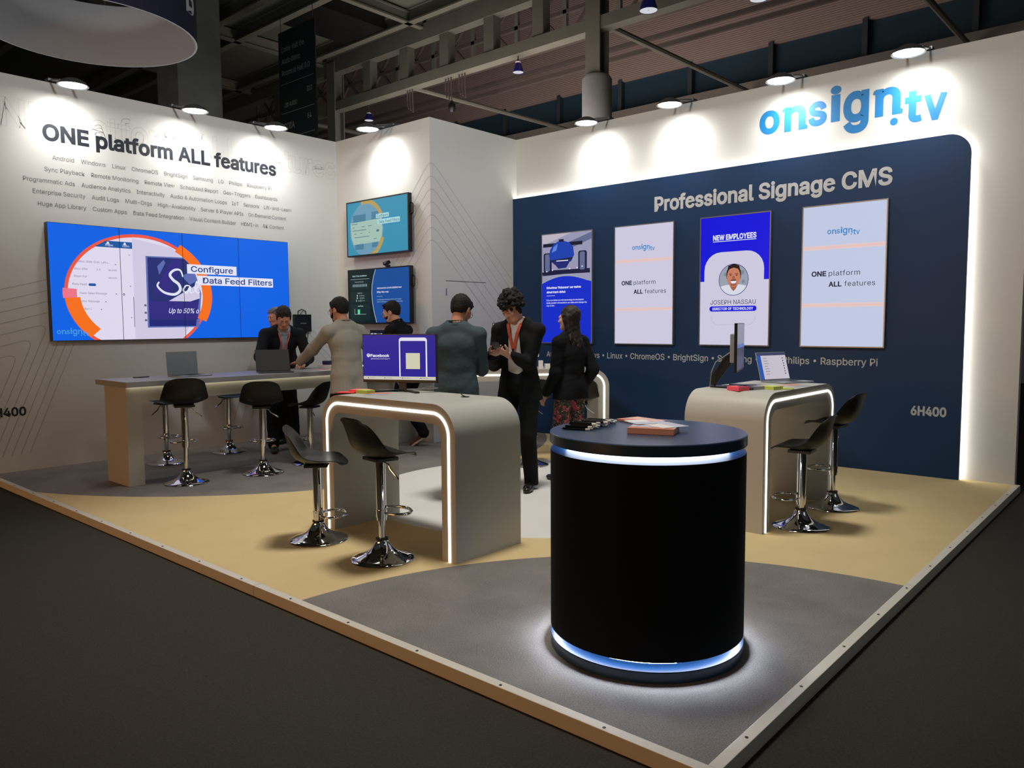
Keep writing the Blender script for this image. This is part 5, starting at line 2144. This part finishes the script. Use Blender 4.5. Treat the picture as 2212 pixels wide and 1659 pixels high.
    if kind != 'curly':
        Hh.ell(hp_(0, -.03, .0), ((.073 + g * .7) * k, (.078 + g * .6) * k, (.085) * k), HA, .012)
    rs = np.random.RandomState(seed + 11)
    if kind != 'long':
        # cut the face and the nape free
        q = {'short': (.056, .9), 'neat': (.05, .95), 'curly': (.05, .7), 'crop': (.055, 1.0)}[kind]
        nrm = (HF * q[1] - HU).normalized()
        Hh.clip(hp_(0, .062, q[0]), nrm)
        Hh.clip(hp_(0, 0, -.062 if kind != 'curly' else -.075), -HU)
    else:
        nrm = (HF * .9 - HU * .55).normalized()
        Hh.clip(hp_(0, .055, .045), nrm)
    if kind == 'short' or kind == 'crop':
        for q in range(10):
            a = rs.uniform(-.06, .06)
            Hh.cap(hp_(a, rs.uniform(-.03, .06), .105), hp_(a + rs.uniform(-.02, .02), rs.uniform(.0, .075), .112 - abs(a) * .35), .009 * k, .005, .012)
    if kind in ('short', 'neat', 'crop'):
        for s in sides:      # side hair in front of the ears
            Hh.cap(hp_(s * .073, .03, .045), hp_(s * .073, .012, -.012), .009 * k, .005 * k, .01)
        for q in range(9):   # uneven fringe
            x = -.05 + .1 * q / 8 + rs.uniform(-.005, .005)
            yy = .066 - 5.5 * x * x
            Hh.cap(hp_(x, yy - .012, .092), hp_(x + .014, yy + .014, .068 + rs.uniform(-.012, .008)), .009 * k, .0045 * k, .008)
    if kind == 'curly':
        for q in range(190):
            v = rs.normal(size=3)
            v /= np.linalg.norm(v)
            q2 = rs.uniform(.92, 1.14)
            x, y, z = v[0] * .093 * q2, -.018 + v[1] * .108 * q2, .036 + v[2] * .108 * q2
            if z < -.055 or (y > .045 and z < .05 - .1 * rs.rand() * (abs(x) > .02)) or (y > .02 and z < .02):
                continue
            Hh.ell(hp_(x, y, z), np.full(3, rs.uniform(.011, .024) * k), None, .005)
        for q in range(12):
            x = rs.uniform(-.06, .06)
            Hh.ell(hp_(x, .078 + rs.uniform(-.008, .012), .074 + rs.uniform(-.02, .02)), np.full(3, rs.uniform(.009, .015) * k), None, .006)
    if kind == 'long':
        for q in range(34):
            x = rs.uniform(-.085, .085)
            yb = -.085 + .05 * abs(x) / .075
            zt = rs.uniform(-.02, .03)
            ln = rs.uniform(.22, .33)
            p0, p1 = hp_(x, yb, zt), hp_(x * 1.05, yb - .01, zt - .13)
            p2 = Vector(p1) + Vector((rs.uniform(-.045, .05), -.03 + rs.uniform(-.03, .01), -(ln - .13)))
            Hh.cap(p0, p1, .026 * k, .022 * k, .012)
            Hh.cap(p1, p2, .021 * k, .008 * k, .012)
        for s in sides:
            Hh.cap(hp_(s * .074, .02, .03), hp_(s * .07, -.01, -.11), .02 * k, .018 * k, .012)
    Hh.wrinkle(.0014, 150, seed + 5)
    Hh.mesh('hair', hm, root)
    fr = dict(root=root, hip=hip, S=S, F=Fv, R=Rv, neck=neck, hc=hc, hp=hp_, HA=HA, HF=HF, HU=HU, HR=HR, h=h, k=k, wrist=wrist, tips=tips, sh_c=sh_c)
    for ex in extras or ():
        ex(fr)
    return root


def glasses(m):
    def fn(fr):
        mb, P, k = MB(), fr['hp'], fr['k']
        for s in (-1, 1):
            mb.tube([P(s * .032 + .023 * math.cos(a), .104 - .004 * abs(math.cos(a)), .0 + .017 * math.sin(a)) for a in [2 * PI * q / 16 for q in range(16)]], .0016, m, 6, closed=True)
            mb.tube([P(s * .055, .1, .005), P(s * .074, .06, .008), P(s * .08, .0, .008), P(s * .08, -.02, -.004)], .0016, m, 6)
        mb.tube([P(-.009, .104, .004), P(0, .108, .006), P(.009, .104, .004)], .0016, m, 6)
        mb.build('glasses', fr['root'], smooth=True)
    return fn


def face_mask(m):
    def fn(fr):
        P, k = fr['hp'], fr['k']
        Q = Field(np.array(fr['hc']) - .2, np.array(fr['hc']) + .2, .005)
        Q.ell(P(0, .03, -.04), (.064 * k, .070 * k, .078 * k), fr['HA'], .01)
        Q.cap(P(0, .088, -.02), P(0, .096, -.045), .014 * k, .02 * k, .02)
        Q.cap(P(-.02, .06, -.095), P(.02, .06, -.095), .028 * k, None, .02)
        Q.clip(P(0, .03, .0), (fr['HU'] * 1 - fr['HF'] * .0).normalized())
        Q.clip(P(0, .022, -.04), -(fr['HF'] + fr['HU'] * .25).normalized())
        o = Q.mesh('face_mask', m, fr['root'])
        st = MB()
        for s in (-1, 1):
            st.tube([P(s * .058, .045, -.015), P(s * .076, .01, .012), P(s * .083, -.012, .024)], .0018, m, 6)
            st.tube([P(s * .052, .035, -.085), P(s * .074, .0, -.04), P(s * .083, -.014, -.03)], .0018, m, 6)
        st.build('ear_loop', o)
    return fn


def beard(m):
    def fn(fr):
        P, k = fr['hp'], fr['k']
        Q = Field(np.array(fr['hc']) - .2, np.array(fr['hc']) + .2, .005)
        Q.ell(P(0, .026, -.037), (.0635 * k, .068 * k, .083 * k), fr['HA'], .01)
        Q.cap(P(-.022, .06, -.094), P(.022, .06, -.094), .026 * k, None, .02)
        Q.clip(P(0, .03, -.035), (fr['HU'] - fr['HF'] * .0).normalized())
        Q.clip(P(0, -.005, -.04), -(fr['HF']).normalized())
        Q.ell(P(0, .1, -.062), (.026 * k, .03 * k, .014 * k), fr['HA'], .004, sub=True)
        Q.cap(P(-.026, .086, -.045), P(0, .095, -.042), .007 * k, None, .004)
        Q.cap(P(.026, .086, -.045), P(0, .095, -.042), .007 * k, None, .004)
        Q.wrinkle(.001, 170, 3)
        Q.mesh('beard', m, fr['root'])
    return fn


def eyebrows(m):
    def fn(fr):
        P = fr['hp']
        for s in (-1, 1):
            MB().tube([P(s * .014, .092, .019), P(s * .03, .092, .024), P(s * .046, .082, .02)], [.003, .0036, .002], m, 6).build('eyebrow', fr['root'])
    return fn


def lanyard(m, drop=.2, badge=True, width=.016, out=.078):
    """ribbon round the neck meeting low on the chest, with a badge"""
    def fn(fr):
        h, S, Fv, Rv = fr['h'], fr['S'], fr['F'], fr['R']
        mb = MB()
        end = fr['neck'] - S * drop + Fv * (out * h / 1.0)
        for s in (-1, 1):
            pts = [fr['neck'] + S * .012 * h + Rv * (s * .03 * h) - Fv * .0, fr['neck'] - S * .01 * h + Rv * (s * .034 * h) + Fv * .05 * h, fr['neck'] - S * .05 * h + Rv * (s * .022 * h) + Fv * (out - .006) * h, end + Rv * (s * .004)]
            for a, b in zip(pts[:-1], pts[1:]):
                mb.bar(a, b, width, .002, m, up=tuple(Fv))
        lo = mb.build('lanyard', fr['root'])
        if badge:
            q = MB()
            q.obox(end - S * .075 + Fv * .004, Rv, Fv, S, .048, .0015, .066, M_PAPER)
            q.obox(end - S * .03 + Fv * .0058, Rv, Fv, S, .046, .0006, .016, m)
            q.build('badge', lo)
        MB().obox(end - S * .003 + Fv * .004, Rv, Fv, S, .008, .004, .012, M_BLACK).build('clip', lo)
    return fn


SK1 = skin('skin_light', (196, 146, 122))
SK2 = skin('skin_tan', (182, 128, 100))
SK3 = skin('skin_warm', (190, 136, 108))
H_DARK = mat('dark_hair', (17, 14, 13), .65, spec=.25, bump=(180, .5))
H_BROWN = mat('brown_hair', (38, 29, 24), .65, spec=.25, bump=(180, .5))
H_GREY = mat('grey_hair', (104, 102, 100), .7, spec=.2, noise=(60, .35), bump=(180, .5))
H_LONG = mat('long_brown_hair', (34, 24, 20), .5, spec=.3, noise=(30, .3), bump=(120, .6))
for mm in (H_DARK, H_BROWN, H_GREY, H_LONG):      # strands: the texture is drawn out along the hair
    nt = mm.node_tree
    mp = nt.nodes.new('ShaderNodeMapping')
    mp.inputs['Scale'].default_value = (1, 1, .18)
    tcn = [n for n in nt.nodes if n.type == 'TEX_COORD'][0]
    nt.links.new(tcn.outputs['Object'], mp.inputs['Vector'])
    for n in [n for n in nt.nodes if n.type == 'TEX_NOISE']:
        nt.links.new(mp.outputs['Vector'], n.inputs['Vector'])
C_BLACK = mat('black_wool', (15, 16, 18), .85, spec=.2, bump=(60, .15))
C_BLACK2 = mat('black_cotton', (20, 20, 22), .9, spec=.15, bump=(60, .2))
C_NAVY = mat('dark_suit_wool', (22, 25, 30), .85, spec=.2, bump=(60, .15))
C_BEIGE = mat('beige_linen', (142, 138, 128), .85, spec=.2, noise=(8, .06), bump=(40, .2))
C_TEAL = mat('slate_green_cotton', (60, 72, 78), .85, spec=.2, noise=(6, .08), bump=(40, .25))
C_WHITE = mat('white_shirt_cotton', (222, 212, 202), .8, spec=.2, bump=(40, .2))
C_CHECK = mat('grey_blue_shirt', (150, 158, 172), .8, spec=.2, noise=(40, .1))
L_ORANGE = mat('orange_ribbon', (214, 84, 44), .6)
L_PINK = mat('pink_red_ribbon', (206, 96, 92), .6)
SH_BLACK = mat('black_leather', (18, 18, 19), .3)
SH_BROWN = mat('brown_leather', (92, 58, 46), .5)
SOLE_W = mat('white_rubber_sole', (206, 200, 190), .6)


def floral():
    m = mat('floral_print', (22, 18, 18), .8)
    nt = m.node_tree
    b = nt.nodes['Principled BSDF']
    tc = nt.nodes.new('ShaderNodeTexCoord')
    v = nt.nodes.new('ShaderNodeTexVoronoi')
    v.feature = 'F1'
    v.inputs['Scale'].default_value = 13
    wv = nt.nodes.new('ShaderNodeTexNoise')
    wv.inputs['Scale'].default_value = 26
    wv.inputs['Detail'].default_value = 2
    ad = nt.nodes.new('ShaderNodeMix')
    ad.data_type = 'RGBA'
    ad.inputs['Factor'].default_value = .12
    nt.links.new(tc.outputs['Object'], ad.inputs[6])
    nt.links.new(tc.outputs['Object'], wv.inputs['Vector'])
    nt.links.new(wv.outputs['Color'], ad.inputs[7])
    nt.links.new(ad.outputs[2], v.inputs['Vector'])
    n2 = nt.nodes.new('ShaderNodeTexNoise')
    n2.inputs['Scale'].default_value = 18
    n2.inputs['Detail'].default_value = 1
    n2.inputs['Distortion'].default_value = 2.2
    nt.links.new(tc.outputs['Object'], n2.inputs['Vector'])

    def band(src, a, bb):
        r = nt.nodes.new('ShaderNodeValToRGB')
        e = r.color_ramp.elements
        e[0].position, e[0].color = a, (1, 1, 1, 1)
        e[1].position, e[1].color = bb, (0, 0, 0, 1)
        nt.links.new(src, r.inputs[0])
        return r.outputs[0]
    red = band(v.outputs['Distance'], .36, .42)
    r2 = nt.nodes.new('ShaderNodeValToRGB')
    e = r2.color_ramp.elements
    e[0].position, e[0].color = .485, (0, 0, 0, 1)
    e[1].position, e[1].color = .495, (1, 1, 1, 1)
    x = r2.color_ramp.elements.new(.51)
    x.color = (1, 1, 1, 1)
    x = r2.color_ramp.elements.new(.52)
    x.color = (0, 0, 0, 1)
    nt.links.new(n2.outputs['Fac'], r2.inputs[0])
    m1 = nt.nodes.new('ShaderNodeMix')
    m1.data_type = 'RGBA'
    nt.links.new(red, m1.inputs['Factor'])
    m1.inputs[6].default_value = lin((26, 20, 18))
    m1.inputs[7].default_value = lin((168, 44, 60))
    m2_ = nt.nodes.new('ShaderNodeMix')
    m2_.data_type = 'RGBA'
    nt.links.new(r2.outputs[0], m2_.inputs['Factor'])
    nt.links.new(m1.outputs[2], m2_.inputs[6])
    m2_.inputs[7].default_value = lin((184, 160, 132))
    nt.links.new(m2_.outputs[2], b.inputs['Base Color'])
    return m


# man with curly hair and open black suit, reading his phone
def phone_in_hand(fr):
    r = fr['root']
    p = empty('phone', (0, 0, 0), 0, 'phone held in both hands by the man with curly hair', 'phone')
    a = (fr['tips'][(-1, 'thumb')] + fr['tips'][(1, 'thumb')]) / 2
    bpy.context.view_layer.update()
    w = r.matrix_world @ (a + Vector((-.0, .012, -.012)))
    p.location = w
    p.rotation_euler = (R(38), 0, r.rotation_euler.z)
    MB().box(-.037, .037, -.075, .075, -.009, 0, M_BLACK).build('phone_body', p, bevel=.003)
    MB().box(-.033, .033, -.07, .07, .0002, .0012, glow('phone_screen', (200, 205, 215), .5)).build('screen', p)


person('person', 'man with curly dark hair, open black suit and white shirt, reading a phone', (-3.43, 2.99, 0), -72, 1.81, .06, .62, R(-14),
       hands={-1: (-.035, .32, 1.235), 1: (.135, .30, 1.235)}, palms={-1: ((.55, .6, .38), (.35, -.2, 1)), 1: ((-.75, .45, .25), (-.45, -.2, 1))}, fingers={-1: .45, 1: .5},
       feet={-1: ((-.12, .04, 0), -12), 1: ((.11, -.02, 0), 14)}, skin_m=SK1, hair=('curly', H_DARK), jacket=C_BLACK, shirt=C_WHITE, trousers=C_BLACK, shoes=SH_BLACK,
       open_front=(.045, .062, .085, .0), long_jacket=.075, collar='shirt', extras=[eyebrows(H_DARK), lanyard(L_ORANGE, .24, False, .026, .072), phone_in_hand], seed=4, build_k=1.03)
# man in slate jacket, back to us
person('person', 'man with dark hair and glasses in a slate jacket, his back to us, looking down', (-3.52, 2.28, 0), 128, 1.77, .05, .55, R(-26),
       hands={-1: (-.08, .34, 1.12), 1: (.10, .34, 1.10)}, feet={-1: ((-.03, .03, 0), -6), 1: ((.16, -.02, 0), 8)}, skin_m=SK2, hair=('crop', H_DARK), jacket=C_TEAL, shirt=C_BLACK2, trousers=C_BLACK2, shoes=SH_BLACK,
       long_jacket=.12, collar='jacket', extras=[glasses(M_ALU)], seed=9, build_k=1.06, elbow_out=.5)
# woman in black jacket
person('person', 'woman with long brown hair in a black jacket and red floral trousers, seen from behind', (-3.27, 3.56, 0), 172, 1.66, .0, .02, R(20),
       hands={-1: (-.2, .14, .84), 1: (.2, .06, .86)}, skin_m=SK1, hair=('long', H_LONG), jacket=C_BLACK2, shirt=C_BLACK2, trousers=floral(), shoes=SH_BLACK,
       long_jacket=.05, collar='jacket', seed=14, female=True, build_k=1.02, elbow_out=.3)
# man in beige jacket leaning on the long counter
person('person', 'man in a beige jacket and black face mask, one hand on the long counter', (-5.58, 2.66, 0), 178, 1.80, .10, .30, R(18),
       hands={-1: (-.27, .60, 1.035), 1: (.27, .04, .93)}, palms={-1: ((.05, 1, -.12), (0, -.1, -1))}, fingers={-1: .12}, skin_m=SK2, hair=('neat', H_DARK), jacket=C_BEIGE, shirt=C_BLACK2, trousers=C_BLACK2, shoes=SH_BLACK,
       long_jacket=.085, collar='jacket', extras=[glasses(M_ALU), face_mask(C_BLACK2)], seed=21, build_k=1.08)
# man in dark suit bending over the laptop
person('person', 'man in a dark suit and grey shirt leaning over the laptop on the long counter', (-7.02, 2.80, 0), -20, 1.84, .54, .62, R(-8),
       hands={-1: (-.15, .36, 1.05), 1: (.22, .42, 1.05)}, palms={-1: ((.35, .9, -.1), (0, -.1, -1)), 1: ((-.35, .9, -.1), (0, -.1, -1))}, fingers={-1: .2, 1: .2},
       feet={-1: ((-.13, -.02, 0), -14), 1: ((.14, .06, 0), 12)}, skin_m=SK3, hair=('short', H_BROWN), jacket=C_NAVY, shirt=C_CHECK, trousers=C_BLACK, shoes=SH_BLACK,
       open_front=(.04, .045, .03, .08), long_jacket=.07, collar='shirt', extras=[eyebrows(H_BROWN), lanyard(L_PINK, .27, True, .016, .078)], seed=33, build_k=1.06, elbow_out=.8, hip_back=-.24)
# grey-haired man behind him
person('person', 'grey-haired man in dark clothes, half hidden behind the man at the laptop', (-7.60, 3.12, 0), -84, 1.73, .0, .18, R(-4),
       skin_m=SK2, hair=('short', H_GREY), jacket=C_BLACK, shirt=C_BLACK2, trousers=C_BLACK, shoes=SH_BLACK, long_jacket=.08, collar='jacket',
       extras=[eyebrows(H_GREY)], seed=40)
# bearded man at the side desk
person('person', 'bearded man with glasses in black clothes, leaning towards the side desk', (-6.08, 3.90, 0), 198, 1.83, .34, .32, R(14),
       hands={-1: (-.02, .55, 1.04), 1: (.24, .5, 1.06)}, feet={-1: ((-.1, .24, 0), -4), 1: ((.12, -.16, 0), 6)}, heel_up={1: .11}, skin_m=SK1, hair=('short', H_DARK), jacket=C_BLACK2, shirt=C_BLACK2,
       trousers=C_BLACK2, shoes=SH_BROWN, sole=SOLE_W, long_jacket=.07, collar='jacket', extras=[glasses(M_ALU), beard(H_DARK)], seed=52, hip_back=-.1, elbow_out=.6)
bpy.context.view_layer.update()
